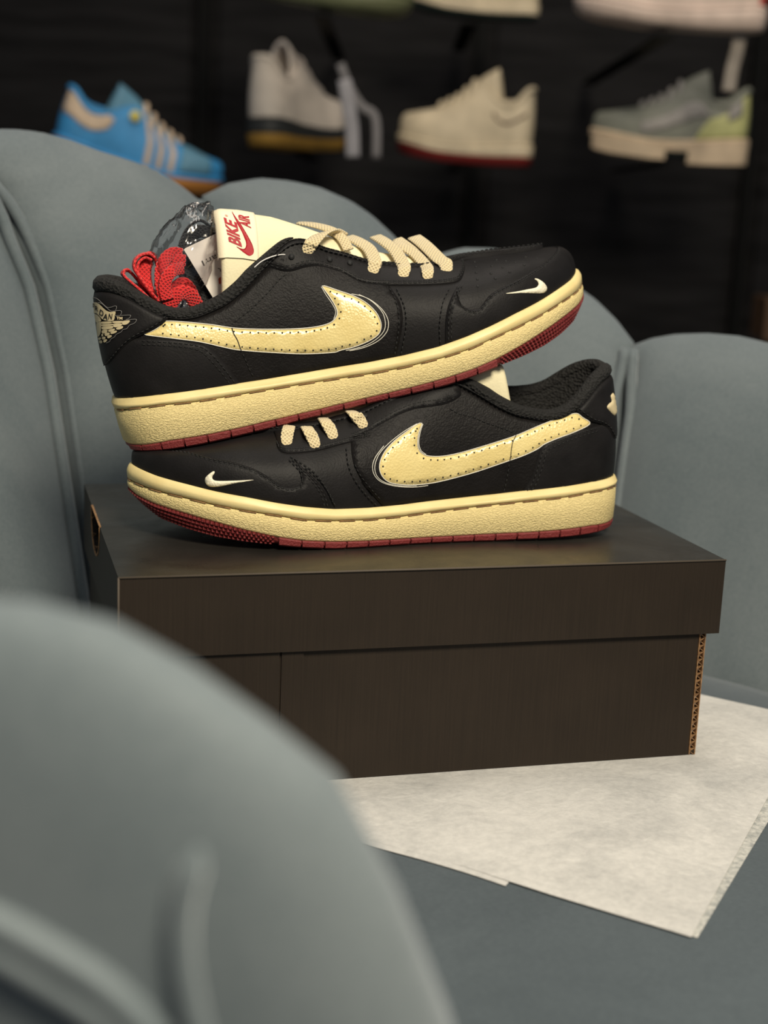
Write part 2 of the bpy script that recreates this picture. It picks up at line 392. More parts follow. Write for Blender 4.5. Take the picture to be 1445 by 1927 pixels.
    def path(s, pxs, step=.0015, smooth=6, closed=False, c=None):
        P = catmull(pxs, smooth, closed); Q = []
        for p in P: Q.append(s.param(p, c))
        return resample(np.array(Q), step, closed)
    def mirror(s, Q):
        xt = s.itoe/s.N*s.per; Q = np.array(Q, float); Q[:, 0] = 2*xt-Q[:, 0]; return Q
    def patch(s, name, Q, off, material, parent, step=.0035, skirt=True, edge=.75, **k):
        Q = np.asarray(Q); pts, tris, ring = tri2d(Q, step)
        rs = set(ring); V = [s.S(p, off*(edge if i in rs else 1)) for i, p in enumerate(pts)]
        F = list(tris)
        if skirt:
            n = len(V); V += [s.S(pts[i], -.0004) for i in ring]; m = len(ring)
            F += [(ring[a], ring[(a+1) % m], n+(a+1) % m, n+a) for a in range(m)]
        return mo(name, V, F, material, parent, **k)
    def line(s, Q, off, r, k=6, closed=False):
        return tube([s.S(q, off) for q in Q], r, k, closed)
    def stitches(s, mb, Q, off, pitch=.0029, ln=.0020, r=.00036):
        P = np.array([s.S(q, off) for q in Q]); d = np.r_[0, np.cumsum(np.linalg.norm(np.diff(P, axis=0), axis=1))]
        t = pitch*.5
        while t+ln < d[-1]:
            pts = np.stack([np.interp([t, t+ln*.5, t+ln], d, P[:, k]) for k in range(3)], 1); V, F = tube(pts, [r*.6, r, r*.6], 5); mb.add(V, F); t += pitch
    def dots(s, mb, Q, off, pitch=.0042, r=.00062):
        P = np.array([s.S(q, off) for q in Q]); Nn = np.array([s.sample(s.NW, q[0]/s.per*s.N, q[1]/.1) for q in Q])
        d = np.r_[0, np.cumsum(np.linalg.norm(np.diff(P, axis=0), axis=1))]; t = pitch*.5
        while t < d[-1]:
            p = np.array([np.interp(t, d, P[:, k]) for k in range(3)]); n = np.array([np.interp(t, d, Nn[:, k]) for k in range(3)])
            s.disc(mb, p, n, r); t += pitch
    def disc(s, mb, p, n, r, k=8):
        n = n/np.linalg.norm(n); a = np.cross(n, (0.3, .2, .9)); a /= np.linalg.norm(a); b = np.cross(n, a)
        ring = [p+r*(a*math.cos(2*math.pi*q/k)+b*math.sin(2*math.pi*q/k)) for q in range(k)]
        V = ring+[q-n*.0006 for q in ring]; mb.add(V, [tuple(range(k))]+[(q, (q+1) % k, k+(q+1) % k, k+q) for q in range(k)])

def zz(L, sc, ox, oy): return [(x/sc+ox, y/sc+oy) for x, y in L]

def sole(sh, root, M_, fine=True):
    """cream cupsole, groove, tread"""
    N = sh.N; o = sh.out; n2 = sh.n2; P = sh.p
    s_ = o[:, 0]; B = wt('bot', s_); MBt = wt('mb', s_); GR = wt('gr', s_); TP = wt('top', s_)
    prof = []
    def row(off, w): return np.stack([o[:, 0]+n2[:, 0]*off, o[:, 1]+n2[:, 1]*off, w], 1)
    up = [row(-.012, TP-.004), row(-.0045, TP-.0022), row(-.0032, TP-.0002), row(-.0018, TP), row(-.0004, TP-.0008), row(.0006, TP-.003), row(.0008, (TP+GR)/2), row(.0004, GR+.0010), row(-.0008, GR+.0002)]
    lo = [row(-.0010, GR-.0002), row(.0004, GR-.0012), row(.0005, (GR+MBt)/2), row(.0002, MBt+.0012), row(-.0006, MBt), row(-.010, MBt), row(-.016, MBt)]
    def build(rows, name, mt):
        A = np.stack(rows, 1); k = len(rows); L = np.arange(N)/N*sh.per
        U = np.stack([np.repeat(L, k), A[:, :, 2].ravel()], 1)
        return mo(name, P.w(A).reshape(-1, 3), grid_faces(N, k, True, False), mt, root, uv=U)
    build(up, 'foxing_lip', M_['midsmooth']); build(lo, 'midsole', M_['mid'])
    if not fine: return
    # threads lying in the groove
    mb = MB(); i = 4
    while i < N-4:
        seg = [o[(i+q) % N]+n2[(i+q) % N]*.0002 for q in range(5)]; w = [GR[(i+q) % N] for q in range(5)]
        V, F = tube([P.w(np.array([a[0], a[1], b])) for a, b in zip(seg, w)], .00032, 5); mb.add(V, F); i += 6
    mb.build('sole_stitching', M_['kraft'], root, kind='stuff')

def tread(sh, root, M_):
    N = sh.N; o = sh.out; n2 = sh.n2; P = sh.p
    s_ = o[:, 0]; B = wt('bot', s_); T = wt('mb', s_)
    # recessed core
    ins = np.interp(s_, [0, .2, .23, .29], [.0016, .0016, .0035, .0065])
    top = np.stack([o[:, 0]-n2[:, 0]*.0008, o[:, 1]-n2[:, 1]*.0008, T+.0006], 1)
    a1 = np.stack([o[:, 0]-n2[:, 0]*ins*.55, o[:, 1]-n2[:, 1]*ins*.55, T*.5+B*.5], 1)
    bt = np.stack([o[:, 0]-n2[:, 0]*(ins+.0016), o[:, 1]-n2[:, 1]*(ins+.0016), B+.0005], 1)
    cen = np.stack([o[:, 0]*.9+.0145, o[:, 1]*.0, np.interp(o[:, 0]*.9+.0145, TS, TW['bot'])*.001+.0006], 1)
    A = np.stack([top, a1, bt, cen], 1)
    mo('outsole', P.w(A).reshape(-1, 3), grid_faces(N, 4, True, False), M_['red'], root)
    # tread blocks around heel and midfoot
    L = sh.per/N
    def blocks(lat):
        rng = [i for i in range(N) if o[i, 0] < .2135 and ((i <= sh.itoe) == lat)]
        rng = rng[::-1] if lat else rng
        d = np.r_[0, np.cumsum([np.linalg.norm(o[rng[k+1]]-o[rng[k]]) for k in range(len(rng)-1)])]
        R = o[rng]; n = n2[rng]; pitch = .0131; t = .0012
        while t+pitch*.9 < d[-1]:
            u = np.linspace(t, t+pitch-.0011, 5); q = np.stack([np.interp(u, d, R[:, k]) for k in (0, 1)], 1); nn = np.stack([np.interp(u, d, n[:, k]) for k in (0, 1)], 1)
            b = wt('bot', q[:, 0]); tp = wt('mb', q[:, 0])
            rows = []
            for off, w in ((-.009, b), (-.0014, b), (-.0003, b+.0009), (.0001, tp-.0008), (-.0006, tp-.0001), (-.009, tp-.0001)):
                rows.append(np.stack([q[:, 0]+nn[:, 0]*off, q[:, 1]+nn[:, 1]*off, w], 1))
            A = np.stack(rows, 1); F = grid_faces(5, 6, False, True)+[tuple(range(6)), tuple(range(24, 30))]
            mo('tread_block', P.w(A).reshape(-1, 3), F, M_['red'], root, smooth=False)
            t += pitch
    blocks(True); blocks(False)
    # studs around the toe
    mb = MB()
    for r_ in range(4):
        f0 = (r_+.5)/4
        idx = [i for i in range(N) if o[i, 0] >= .2145]; Q = o[idx]; d = np.r_[0, np.cumsum(np.linalg.norm(np.diff(Q, axis=0), axis=1))]
        t = (r_ % 2)*.0012
        while t < d[-1]:
            q = np.array([np.interp(t, d, Q[:, k]) for k in (0, 1)]); nn = np.array([np.interp(t, d, n2[idx][:, k]) for k in (0, 1)])
            b, tp = wt('bot', q[0]), wt('mb', q[0]); in_ = np.interp(q[0], [0, .2, .23, .29], [.0016, .0016, .0035, .0065])
            w = tp+(b-tp)*f0; ii = in_*f0**1.3; hw = abs(tp-b)/4*.47; hl = .0011; tg = np.array([-nn[1], nn[0]])
            c = q-nn*ii
            base = [np.array([*(c+tg*sx*hl-nn*.0010), w+sz*hw]) for sx, sz in ((-1, -1), (1, -1), (1, 1), (-1, 1))]
            top_ = [np.array([*(c+tg*sx*hl*.45+nn*.0006), w+sz*hw*.45]) for sx, sz in ((-1, -1), (1, -1), (1, 1), (-1, 1))]
            mb.add(P.w(np.array(base+top_)), [(4, 5, 6, 7), (0, 1, 5, 4), (1, 2, 6, 5), (2, 3, 7, 6), (3, 0, 4, 7)]); t += .0026
    mb.build('toe_studs', M_['red'], root, smooth=False, kind='stuff')

def collar_parts(sh, root, lining, roll_r=.0042, smax=.1225, roll=None):
    P = sh.p; N = sh.N; ring = sh.ring; o = sh.out
    lat = [i for i in range(0, sh.itoe) if o[i, 0] < smax]; med = [i for i in range(sh.itoe, N) if o[i, 0] < smax]
    idx = med+lat; C = ring[idx].copy(); ctr = np.array([.06, 0, 0])
    inn = np.stack([ctr[0]-C[:, 0], -C[:, 1], 0*C[:, 0]], 1); inn[:, 0] *= .25; inn /= np.linalg.norm(inn, axis=1, keepdims=True)
    pts = C+inn*.0018+np.array([0, 0, .0012]); pts = sh.cl(pts)
    rr = np.full(len(idx), roll_r); rr[:14] *= np.linspace(.12, 1, 14); rr[-14:] *= np.linspace(1, .12, 14)
    V, F = tube(P.w(pts), rr, 10); mo('collar_roll', V, F, roll or lining, root)
    rows = []
    for f, ww in ((0, 0), (.3, .25), (.6, .55), (.9, .85), (1, 1)):
        base = np.stack([o[idx, 0]-sh.n2[idx, 0]*.009, o[idx, 1]-sh.n2[idx, 1]*.009, np.full(len(idx), .030)], 1)
        topp = pts+inn*.0035-np.array([0, 0, .001]); rows.append(topp*(1-f)+base*f+inn*.004*math.sin(f*math.pi))
    A = np.stack(rows, 1); mo('lining', P.w(A).reshape(-1, 3), grid_faces(len(idx), len(rows)), lining, root)
    # insole
    b = np.stack([o[:, 0]-sh.n2[:, 0]*.008, o[:, 1]-sh.n2[:, 1]*.008, np.full(N, .031)], 1); c = b.copy(); c[:, 1] *= .02; c[:, 0] = c[:, 0]*.9+.015
    mo('insole', P.w(np.stack([b, c], 1)).reshape(-1, 3), grid_faces(N, 2, True), M['knit'], root)

CREST = np.array([(.0861, .1220), (.0955, .1192), (.1044, .1155), (.1140, .1118), (.1203, .1082), (.1300, .1025), (.1400, .0962), (.1498, .0890), (.165, .0800), (.185, .0722), (.205, .0655), (.214, .0620)])
def tongue_pt(sc, th, off=0.):
    w0 = np.interp(sc, CREST[:, 0], CREST[:, 1]); hw = np.interp(sc, [.086, .115, .13, .15, .2, .214], [.0225, .0195, .0195, .024, .016, .012]); dr = np.interp(sc, [.086, .12, .15, .2], [.0400, .040, .034, .008])
    t1 = max(-1.35, min(1.35, th)); ex = abs(th)-abs(t1); drop = dr*(1-math.cos(t1))+ex*.055*dr/.04; v = hw*math.sin(t1)
    nv = np.array([.35*math.cos(t1), math.sin(t1), math.cos(t1)]); nv /= np.linalg.norm(nv)
    return np.array([sc-.25*drop, v, w0-drop])+nv*off
def tongue(sh, root, s0=.0861):
    P = sh.p; S = np.linspace(s0, .214, 34); TH = np.linspace(-1.85, 1.85, 40)
    A = np.array([[tongue_pt(a, t, -.0004) for t in TH] for a in S]); B = np.array([[tongue_pt(a, t, -.0065) for t in TH] for a in S])
    # rounded end
    e1 = np.array([tongue_pt(s0, t, -.0018)-np.array([.0018, 0, -.0004]) for t in TH]); e2 = np.array([tongue_pt(s0, t, -.0050)-np.array([.0018, 0, -.0004]) for t in TH])
    rows = [B[k] for k in range(len(S)-1, -1, -1)]+[e2, e1]+[A[k] for k in range(len(S))]
    G = sh.cl(np.array(rows)); mo('tongue', P.w(G).reshape(-1, 3), grid_faces(len(rows), len(TH)), M['tongue'], root)

def lace(sh, root, pts, width=.0072, thick=.0015, name='lace', material=None, wdir=None, c=None):
    P = sh.p; q = []
    for p in pts:
        if p[2] is None:
            w_ = sh.S(sh.param(p[:2], (c or (760, 560))), p[3])-P.O; q.append([w_@P.F, w_@P.N, w_@P.W])
        else: q.append(P.mid(p[:2], p[2]))
    q = np.array(q)
    q = catmull(q, 8)
    width = width*np.interp(np.arange(len(q)), [0, 3, 8], [.45, .8, 1.])
    V, F, U = ribbon(P.w(q), P.F if wdir is None else wdir, width, thick)
    return mo(name, V, F, material or M['lace'], root, uv=U)

def eyelet(sh, mb, px, r=.0017):
    q = sh.param(px); n = sh.sample(sh.NW, q[0]/sh.per*sh.N, q[1]/.1); sh.disc(mb, sh.S(q, .0021), n, r, 12)

def detail(sh, root, D, both=True):
    """leather panels, logos and stitching traced on this shoe's lateral surface"""
    c = D['c']
    V = sh.GW.reshape(-1, 3); mo('vamp', V, sh.F, M['smooth'], root)
    st = MB()
    par = lambda L, step=.002, cl=True: sh.path(L, step, 5, cl, c)
    def P_(name, Q, off, mt, **k):
        sh.patch(name, Q, off, mt, root, **k)
        if both: sh.patch(name, sh.mirror(Q)[::-1], off, mt, root, **k)
    tmax = .0985
    # quarter
    fr = sh.path(D['quarter_front'], .002, 5, False, c)           # from eyestay down to sole
    xs = np.linspace(fr[-1][0], .010, 60); low = np.stack([xs, np.full(60, .0015)], 1)
    up = np.stack([np.linspace(.010, fr[0][0]-.002, 60), np.full(60, .0960)], 1)
    Q = resample(np.vstack([fr, low, up]), .0022, True); P_('quarter_panel', Q, .0009, M['leather'], step=.0045)
    # toe overlay
    tl = sh.path(D['mud_rear'], .002, 5, False, c)               # from eyestay corner down to sole
    tt = sh.path(D['mud_top'], .002, 5, False, c)                # from same corner forward to toe
    xt = sh.itoe/sh.N*sh.per
    tt = tt[tt[:, 0] < xt-.002]
    mtop = np.vstack([tt, sh.mirror(tt)[::-1]]); mr = sh.mirror(tl)
    lowx = np.linspace(mr[-1][0], tl[-1][0], 90); lw = np.stack([lowx, np.full(90, .0012)], 1)
    Q = resample(np.vstack([tl[::-1], mtop, mr, lw]), .0022, True); sh.patch('toe_overlay', Q, .0012, M['smooth'], root, step=.004)
    for d_ in (.0017, .0036):
        L = tt.copy(); L[:, 1] -= d_; sh.stitches(st, L, .0011)
        L = tl.copy(); L[:, 0] += d_; sh.stitches(st, L, .0013)
    # eyestay
    el = sh.path(D['eyestay_low'], .002, 5, False, c); x0, x1 = el[0][0], el[-1][0]
    eu = np.stack([np.linspace(x1, x0, 60), np.full(60, .0999)], 1)
    Q = resample(np.vstack([el, eu]), .002, True); P_('eyestay', Q, .0012, M['smooth'], step=.0035)
    for d_ in (.0018, .0040): L = el[3:-2].copy(); L[:, 1] += d_*1.2; sh.stitches(st, L, .0012)
    for d_ in (.003, .0058): L = eu[3:-3].copy(); L[:, 1] -= d_; sh.stitches(st, L, .0012)
    # heel counter + heel panel
    ce = sh.path(D['counter_edge'], .002, 5, False, c)           # from heel side forward and down to the sole
    Q = resample(np.vstack([ce, np.stack([np.linspace(ce[-1][0], -.012, 40), np.full(40, .0012)], 1), np.stack([np.full(10, -.012), np.linspace(.002, ce[0][1]-.004, 10)], 1)]), .0022, True)
    sh.patch('heel_counter', Q, .0018, M['smooth'], root, step=.004)
    for L_ in D['counter_stitch']: sh.stitches(st, sh.path(L_, .001, 5, False, c), .0019)
    hp = sh.path(D['heel_panel_edge'], .002, 5, False, c)        # from collar down-back to heel silhouette
    Q = resample(np.vstack([hp, [[-.016, hp[-1][1]-.004]], np.stack([np.full(8, -.016), np.linspace(hp[-1][1], .095, 8)], 1), np.stack([np.linspace(-.014, hp[0][0], 20), np.full(20, .0965)], 1)]), .0022, True)
    sh.patch('heel_panel', Q, .0026, M['smooth'], root, step=.0035)
    L = hp.copy(); L[:, 0] -= .0018; sh.stitches(st, L, .0028)
    for L_ in D['stitch']: sh.stitches(st, sh.path(L_, .001, 5, False, c), .0012)
    # side logo
    Q = par(D['swoosh'], .0018); sh.patch('side_logo', Q, .0016, M['patent'], root, step=.004, label='glossy cream check mark with punched edge')
    mb = MB(); V, F = sh.line(Q, .0014, .00028, 5, True); mb.add(V, F)
    for L_ in D['white']:
        V, F = sh.line(sh.path(L_, .0012, 6, False, c), .0011, .00022, 5); mb.add(V, F)
    mb.build('logo_outline', M['whiteline'], root)
    mb = MB(); sc = lambda L, k: L
    A = np.array(D['swoosh'], float); A = resample(catmull(A, 6, True), 3., True)
    Tn = np.roll(A, -2, 0)-np.roll(A, 2, 0); Tn /= np.linalg.norm(Tn, axis=1, keepdims=True); nn = np.stack([-Tn[:, 1], Tn[:, 0]], 1)
    area2 = np.sum(A[:, 0]*np.roll(A[:, 1], -1)-np.roll(A[:, 0], -1)*A[:, 1]); nn = nn if area2 > 0 else -nn
    Bq = A+nn*6.5
    keep = [inside([tuple(p) for p in A], *q) and np.min(np.hypot(*(A-q).T)) > 5.3 for q in Bq]
    last = None
    for q, kk in zip(Bq, keep):
        if kk and (last is None or math.hypot(*(q-last)) > 12.3):
            pq = sh.param(tuple(q), c); sh.disc(mb, sh.S(pq, .00175), sh.sample(sh.NW, pq[0]/sh.per*sh.N, pq[1]/.1), .00048, 7); last = q
    mb.build('logo_perforations', M['dark'], root, kind='stuff')
    mb = MB(); V, F = sh.line(sh.path(D['logo_seam'], .001, 5, False, c), .00175, .00026, 5); mb.add(V, F); mb.build('logo_seam', M['dark'], root)
    sh.patch('toe_logo', par(D['mini'], .0009), .0021, M['embroid'], root, step=.002, label='small embroidered cream check mark')
    # toe perforations
    if D.get('perf'):
        mb = MB()
        for p in D['perf']:
            q = sh.param(p, c)
            for Q in (q, sh.mirror([q])[0]): sh.disc(mb, sh.S(Q, .0003), sh.sample(sh.NW, Q[0]/sh.per*sh.N, Q[1]/.1), .0008)
        mb.build('toe_perforations', M['dark'], root, kind='stuff')
    mb = MB()
    for p in D['eyelets']: eyelet(sh, mb, p)
    mb.build('eyelets', M['dark'], root)
    st.build('stitching', M['dark'], root, kind='stuff')

# -------- lower sneaker
LOP = Pose((.3054, .0867, .1182), -.0478, 0, 0, 1)
UPP = Pose((.0161, .1156, .1591), -.0091, .2683, .0093, -1)
def lo_clamp(q):
    q = np.array(q, float); us = (.29-q[..., 0])/.964
    lim = .0402+(.29-q[..., 0])*.272+np.interp(us, TS, TW['bot'])*.001
    k = .0015; w = q[..., 2]; d = np.clip((w-lim)/k, -30, 30)
    q[..., 2] = w-k*np.log1p(np.exp(d)); return q
Z1 = lambda L: zz(L, 2.89, 160, 380)
Z2 = lambda L: zz(L, 2.89, 640, 420)
Z3 = lambda L: zz(L, 2.89, 220, 760)
Z4 = lambda L: zz(L, 2.779, 660, 660)
ZH = lambda L: zz(L, 9.03, 170, 500)
ZT = lambda L: zz(L, 5.352, 860, 480)
UD = dict(c=(640, 620),
  quarter_front=Z2([(255, 330), (285, 370), (325, 430), (340, 500), (338, 560), (328, 620), (312, 690), (306, 735)]),
  mud_rear=Z2([(640, 345), (615, 385), (590, 440), (575, 510), (572, 580), (572, 640), (575, 668)]),
  mud_top=Z2([(632, 350), (640, 400), (660, 445), (700, 468), (745, 470), (775, 440), (805, 400), (860, 362), (960, 312), (1060, 255), (1130, 205), (1172, 165), (1180, 140)]),
  eyestay_low=Z1([(925, 385), (960, 360), (1010, 362), (1070, 380), (1130, 380), (1180, 364), (1240, 354), (1300, 358), (1360, 378)])+Z2([(0, 268), (50, 295), (110, 325), (180, 338), (260, 340), (360, 340), (470, 338), (570, 332), (640, 318), (668, 285), (678, 235), (668, 200)]),
  counter_edge=Z1([(280, 742), (360, 742), (450, 748), (540, 757), (610, 768), (665, 785), (715, 822), (765, 880), (805, 935), (848, 992)]),
  counter_stitch=[Z1([(300, 757), (450, 765), (580, 778), (645, 797), (695, 838), (745, 895), (785, 945), (818, 990)]), Z1([(300, 775), (450, 783), (570, 795), (630, 815), (675, 855), (725, 910), (765, 960), (790, 996)])],
  heel_panel_edge=Z1([(475, 608), (450, 640), (415, 672), (370, 700), (320, 722), (270, 748), (225, 785), (185, 830), (150, 868), (128, 884)]),
  stitch=[Z1([(1105, 388), (1060, 422), (1020, 465), (980, 510), (940, 548), (895, 590), (850, 625), (800, 665)]), Z1([(850, 815), (872, 860), (895, 915), (925, 968)]),
          Z2([(262, 350), (300, 420), (318, 500), (318, 570), (308, 640), (295, 720)]), Z2([(300, 350), (340, 430), (358, 500), (358, 570), (345, 640), (330, 715)]),
          Z2([(600, 350), (560, 430), (545, 510), (540, 580), (545, 665)])],
  swoosh=Z1([(430, 652), (560, 658), (700, 672), (797, 686), (900, 692), (1050, 693), (1160, 689), (1250, 680), (1320, 663), (1355, 640), (1371, 608), (1360, 570), (1325, 515), (1288, 464), (1300, 461)])+Z2([(0, 375), (60, 395), (130, 430), (188, 480), (217, 530), (222, 570), (205, 607), (155, 640), (80, 670), (0, 690)])+Z1([(1350, 817), (1200, 825), (1050, 820), (845, 806), (750, 790), (620, 762), (450, 740), (325, 722), (370, 702), (405, 680)]),
  white=[Z1([(1283, 465), (1310, 510), (1345, 560), (1362, 600), (1350, 640)]), Z2([(60, 388), (130, 405), (185, 440), (230, 490), (245, 545), (235, 590), (190, 635), (120, 670), (30, 692)]), Z2([(100, 392), (170, 425), (225, 470), (255, 515), (262, 555), (250, 595), (205, 640), (130, 675), (50, 693)])],
  logo_seam=Z1([(797, 686), (805, 715), (825, 750), (838, 785), (848, 812)]),
  mini=ZT([(483, 393), (600, 372), (700, 350), (768, 336), (798, 318), (808, 292), (793, 265), (766, 247), (800, 250), (850, 280), (880, 315), (887, 345), (870, 372), (835, 386), (760, 387), (640, 386), (540, 394)]),
  perf=ZT([(175, 70), (190, 118), (195, 178), (205, 243), (208, 315), (350, 112), (342, 186), (385, 236), (395, 50), (490, 60), (460, 125), (530, 170), (585, 75), (675, 100), (690, 18), (805, 32)]),
  eyelets=[(548, 485), (619, 491), (657, 498)])
LD = dict(c=(900, 850),
  quarter_front=Z3([(1272, 205), (1278, 290), (1300, 360), (1350, 450), (1395, 510)])+Z4([(50, 680), (110, 750), (180, 826)]),
  mud_rear=Z3([(960, 300), (1005, 345), (1060, 395), (1110, 450), (1145, 510), (1160, 572)]),
  mud_top=Z3([(985, 330), (1002, 375), (1006, 415), (985, 445), (935, 458), (880, 438), (810, 390), (730, 350), (620, 318), (500, 295), (400, 270), (300, 262)]),
  eyestay_low=Z4([(575, 235), (540, 262), (480, 285), (400, 298), (330, 310), (260, 335), (190, 370), (120, 410), (60, 442), (0, 462)])+Z3([(1380, 185), (1290, 205), (1200, 228), (1100, 255), (1000, 268), (920, 270), (880, 250), (870, 200)]),
  counter_edge=Z4([(1300, 388), (1240, 402), (1180, 418), (1110, 445), (1050, 472), (1010, 490), (985, 520), (962, 590), (930, 680), (888, 745)]),
  counter_stitch=[Z4([(1285, 402), (1190, 432), (1100, 465), (1030, 495), (1000, 525), (978, 595), (948, 680), (910, 740)]), Z4([(1290, 418), (1195, 448), (1105, 482), (1040, 512), (1015, 540), (995, 610), (965, 690), (930, 738)])],
  heel_panel_edge=Z4([(1155, 298), (1180, 325), (1215, 352), (1250, 372), (1290, 382), (1325, 400), (1345, 430), (1362, 460)]),
  stitch=[Z4([(855, 432), (780, 402), (700, 375), (640, 350), (560, 330), (510, 300)]), Z4([(826, 580), (815, 660), (795, 745)]),
          Z3([(1245, 230), (1255, 330), (1290, 410), (1350, 490), (1425, 565)]), Z3([(1285, 320), (1320, 390), (1380, 465), (1440, 530)]),
          Z3([(1010, 340), (1100, 415), (1160, 500), (1190, 570)]), Z3([(930, 285), (1060, 365), (1130, 450), (1175, 540)])],
  swoosh=Z4([(370, 381), (345, 388), (290, 425), (230, 470), (180, 522), (153, 570), (145, 615), (158, 655), (192, 685), (250, 698), (330, 700), (420, 690), (520, 668), (640, 635), (740, 602), (828, 572), (900, 547), (970, 515), (1010, 488), (1080, 458), (1160, 428), (1243, 384), (1205, 350), (1172, 330), (1100, 351), (1000, 386), (860, 444), (750, 480), (650, 510), (560, 535), (480, 550), (420, 552), (378, 543), (352, 518), (346, 480), (353, 430)]),
  white=[Z4([(345, 384), (280, 422), (210, 475), (155, 530), (128, 580), (122, 625), (140, 665), (185, 692), (260, 706), (340, 705)]), Z4([(375, 385), (360, 430), (353, 480), (362, 520), (390, 543)]), Z4([(170, 500), (125, 560), (110, 610), (122, 655), (160, 688), (230, 707), (320, 712), (400, 703)])],
  logo_seam=Z4([(860, 443), (842, 480), (835, 520), (832, 550), (828, 572)]),
  mini=Z3([(745, 414), (650, 430), (560, 447), (510, 447), (487, 428), (486, 402), (508, 380), (530, 367), (534, 376), (522, 395), (528, 412), (560, 418), (650, 417)]),
  perf=None, eyelets=Z3([(1350, 75)]))

def make_pair():
    lo = Sneaker(LOP, clamp=lo_clamp); e = thing('sneaker', 'black leather low sneaker lying flat on the lid with its toe pointing left', 'sneaker', LOP.matrix(), 'pair of black and cream sneakers')
    detail(lo, e, LD); sole(lo, e, M); tread(lo, e, M); collar_parts(lo, e, M['knit']); tongue(lo, e)
    for L in ([(540, 840, None, .0005), (540, 830, None, .0026), (545, 812, None, .0028), (552, 796, None, .0020), (560, 782, None, .0010)], [(594, 845, None, .0005), (589, 834, None, .0026), (578, 813, None, .0028), (568, 797, None, .0020), (562, 786, None, .0010)],
              [(628, 828, None, .0005), (623, 817, None, .0026), (612, 798, None, .0028), (602, 784, None, .0020), (594, 774, None, .0010)], [(686, 807, None, .0005), (678, 797, None, .0026), (664, 783, None, .0028), (650, 771, None, .0020), (638, 762, None, .0010)]):
        lace(lo, e, L, .0072, c=(700, 900))
    mb = Q = None
    cols = [(830, 770), (800, 800), (788, 835), (800, 890), (805, 925), (765, 965), (730, 1010), (728, 1045), (775, 1100), (820, 1150), (862, 1185), (880, 1120), (872, 1000), (850, 860)]
    Q = lo.path(zz(cols, 9.63, 1060, 660), .0008, 3, True, (1080, 760)); lo.patch('heel_logo', Q, .0034, M['logo'], e, step=.002, label='beige winged emblem on the heel')
    return lo, e
LO, LOE = make_pair()

UPS = Sneaker(UPP)
UPE = thing('sneaker', 'black leather low sneaker tilted on top of the other one with toe pointing right', 'sneaker', UPP.matrix(), 'pair of black and cream sneakers')
detail(UPS, UPE, UD); sole(UPS, UPE, M); tread(UPS, UPE, M); collar_parts(UPS, UPE, M['knit']); tongue(UPS, UPE)
for L, wd in (([(560, 420, -.022), (588, 423, -.012), (621, 432, 0), (643, 448, .009), (656, 470, .0165)], .0062), ([(574, 478, None, .0004), (579, 469, None, .0028), (588, 456, .0235), (605, 441, .0175), (625, 436, .008), (645, 446, .000)], .0080),
              ([(699, 516, None, .0004), (702, 507, None, .0028), (705, 491, .0228), (694, 468, .012), (672, 453, 0), (655, 446, -.012)], .0078), ([(757, 524, None, .0004), (759, 514, None, .0028), (758, 497, .0215), (743, 471, .010), (722, 454, -.002), (706, 445, -.014)], .0078),
              ([(804, 528, None, .0004), (804, 518, None, .0028), (801, 500, .0205), (781, 478, .007), (757, 463, -.004), (742, 455, -.014)], .0074), ([(841, 514, None, .0004), (837, 504, None, .0028), (826, 487, .0170), (799, 461, 0), (779, 446, -.014)], .0088),
              ([(800, 494, .012), (784, 478, .003), (765, 462, -.006), (748, 450, -.016)], .0064)):
    lace(UPS, UPE, L, wd)
# woven label on the tongue
def label_pt(a, th, off=.0006): return tongue_pt(a, th, off)
S_ = np.linspace(.0852, .1042, 14); TH = np.linspace(-1.19, 1.19, 40)
A = np.array([[label_pt(a, t) for t in TH] for a in S_]); B = np.array([[label_pt(a, t, -.0003) for t in TH] for a in S_])
e1 = np.array([label_pt(.0852, t, -.001)-np.array([.0026, 0, -.001]) for t in TH]); e2 = np.array([label_pt(.0852, t, -.0055)-np.array([.0024, 0, -.001]) for t in TH])
rows = [e2, e1]+list(A)+[B[-1]]; G = UPP.w(np.array(rows))
LBL = mo('tongue_label', G.reshape(-1, 3), grid_faces(len(rows), len(TH)), M['label'], UPE, label='cream label with red lettering')
lb = BVHTree.FromPolygons(G.reshape(-1, 3).tolist(), grid_faces(len(rows), len(TH)))
def on_bvh(bvh, px, off, c=(455, 450)):
    x, y = px
    for _ in range(40):
        d = Vector(ray(x, y)).normalized(); h = bvh.ray_cast(Vector(CAMP), d)
        if h[0] is not None:
            n = h[1] if h[1].dot(d) < 0 else -h[1]; return np.array(h[0]+n*off)
        D = math.hypot(c[0]-x, c[1]-y) or 1; x += (c[0]-x)/D; y += (c[1]-y)/D
def px_poly(bvh, poly, off, step, name, mt, parent, root=None, c=(455, 450), **k):
    pts, tris, ring = tri2d(poly, step); V = [on_bvh(bvh, p, off, c) for p in pts]; n = len(V); V += [on_bvh(bvh, pts[i], off*.2, c) for i in ring]; m = len(ring)
    return MB().add(V, list(tris)+[(ring[a], ring[(a+1) % m], n+(a+1) % m, n+a) for a in range(m)])
ZL = lambda L: zz(L, 17.51, 420, 390)
red = px_poly(lb, [tuple(p) for p in resample(catmull(ZL([(285, 150), (400, 320), (520, 480), (600, 600), (740, 830), (870, 1060), (960, 1250), (1005, 1420), (985, 1530), (900, 1590), (820, 1585), (700, 1510), (560, 1400), (430, 1295), (540, 1345), (650, 1378), (720, 1345), (752, 1250), (740, 1130), (690, 1000), (620, 830), (550, 700), (480, 580), (430, 470), (350, 310)]), 4, True), 1.2, True)], .0003, 3., '', None, None)
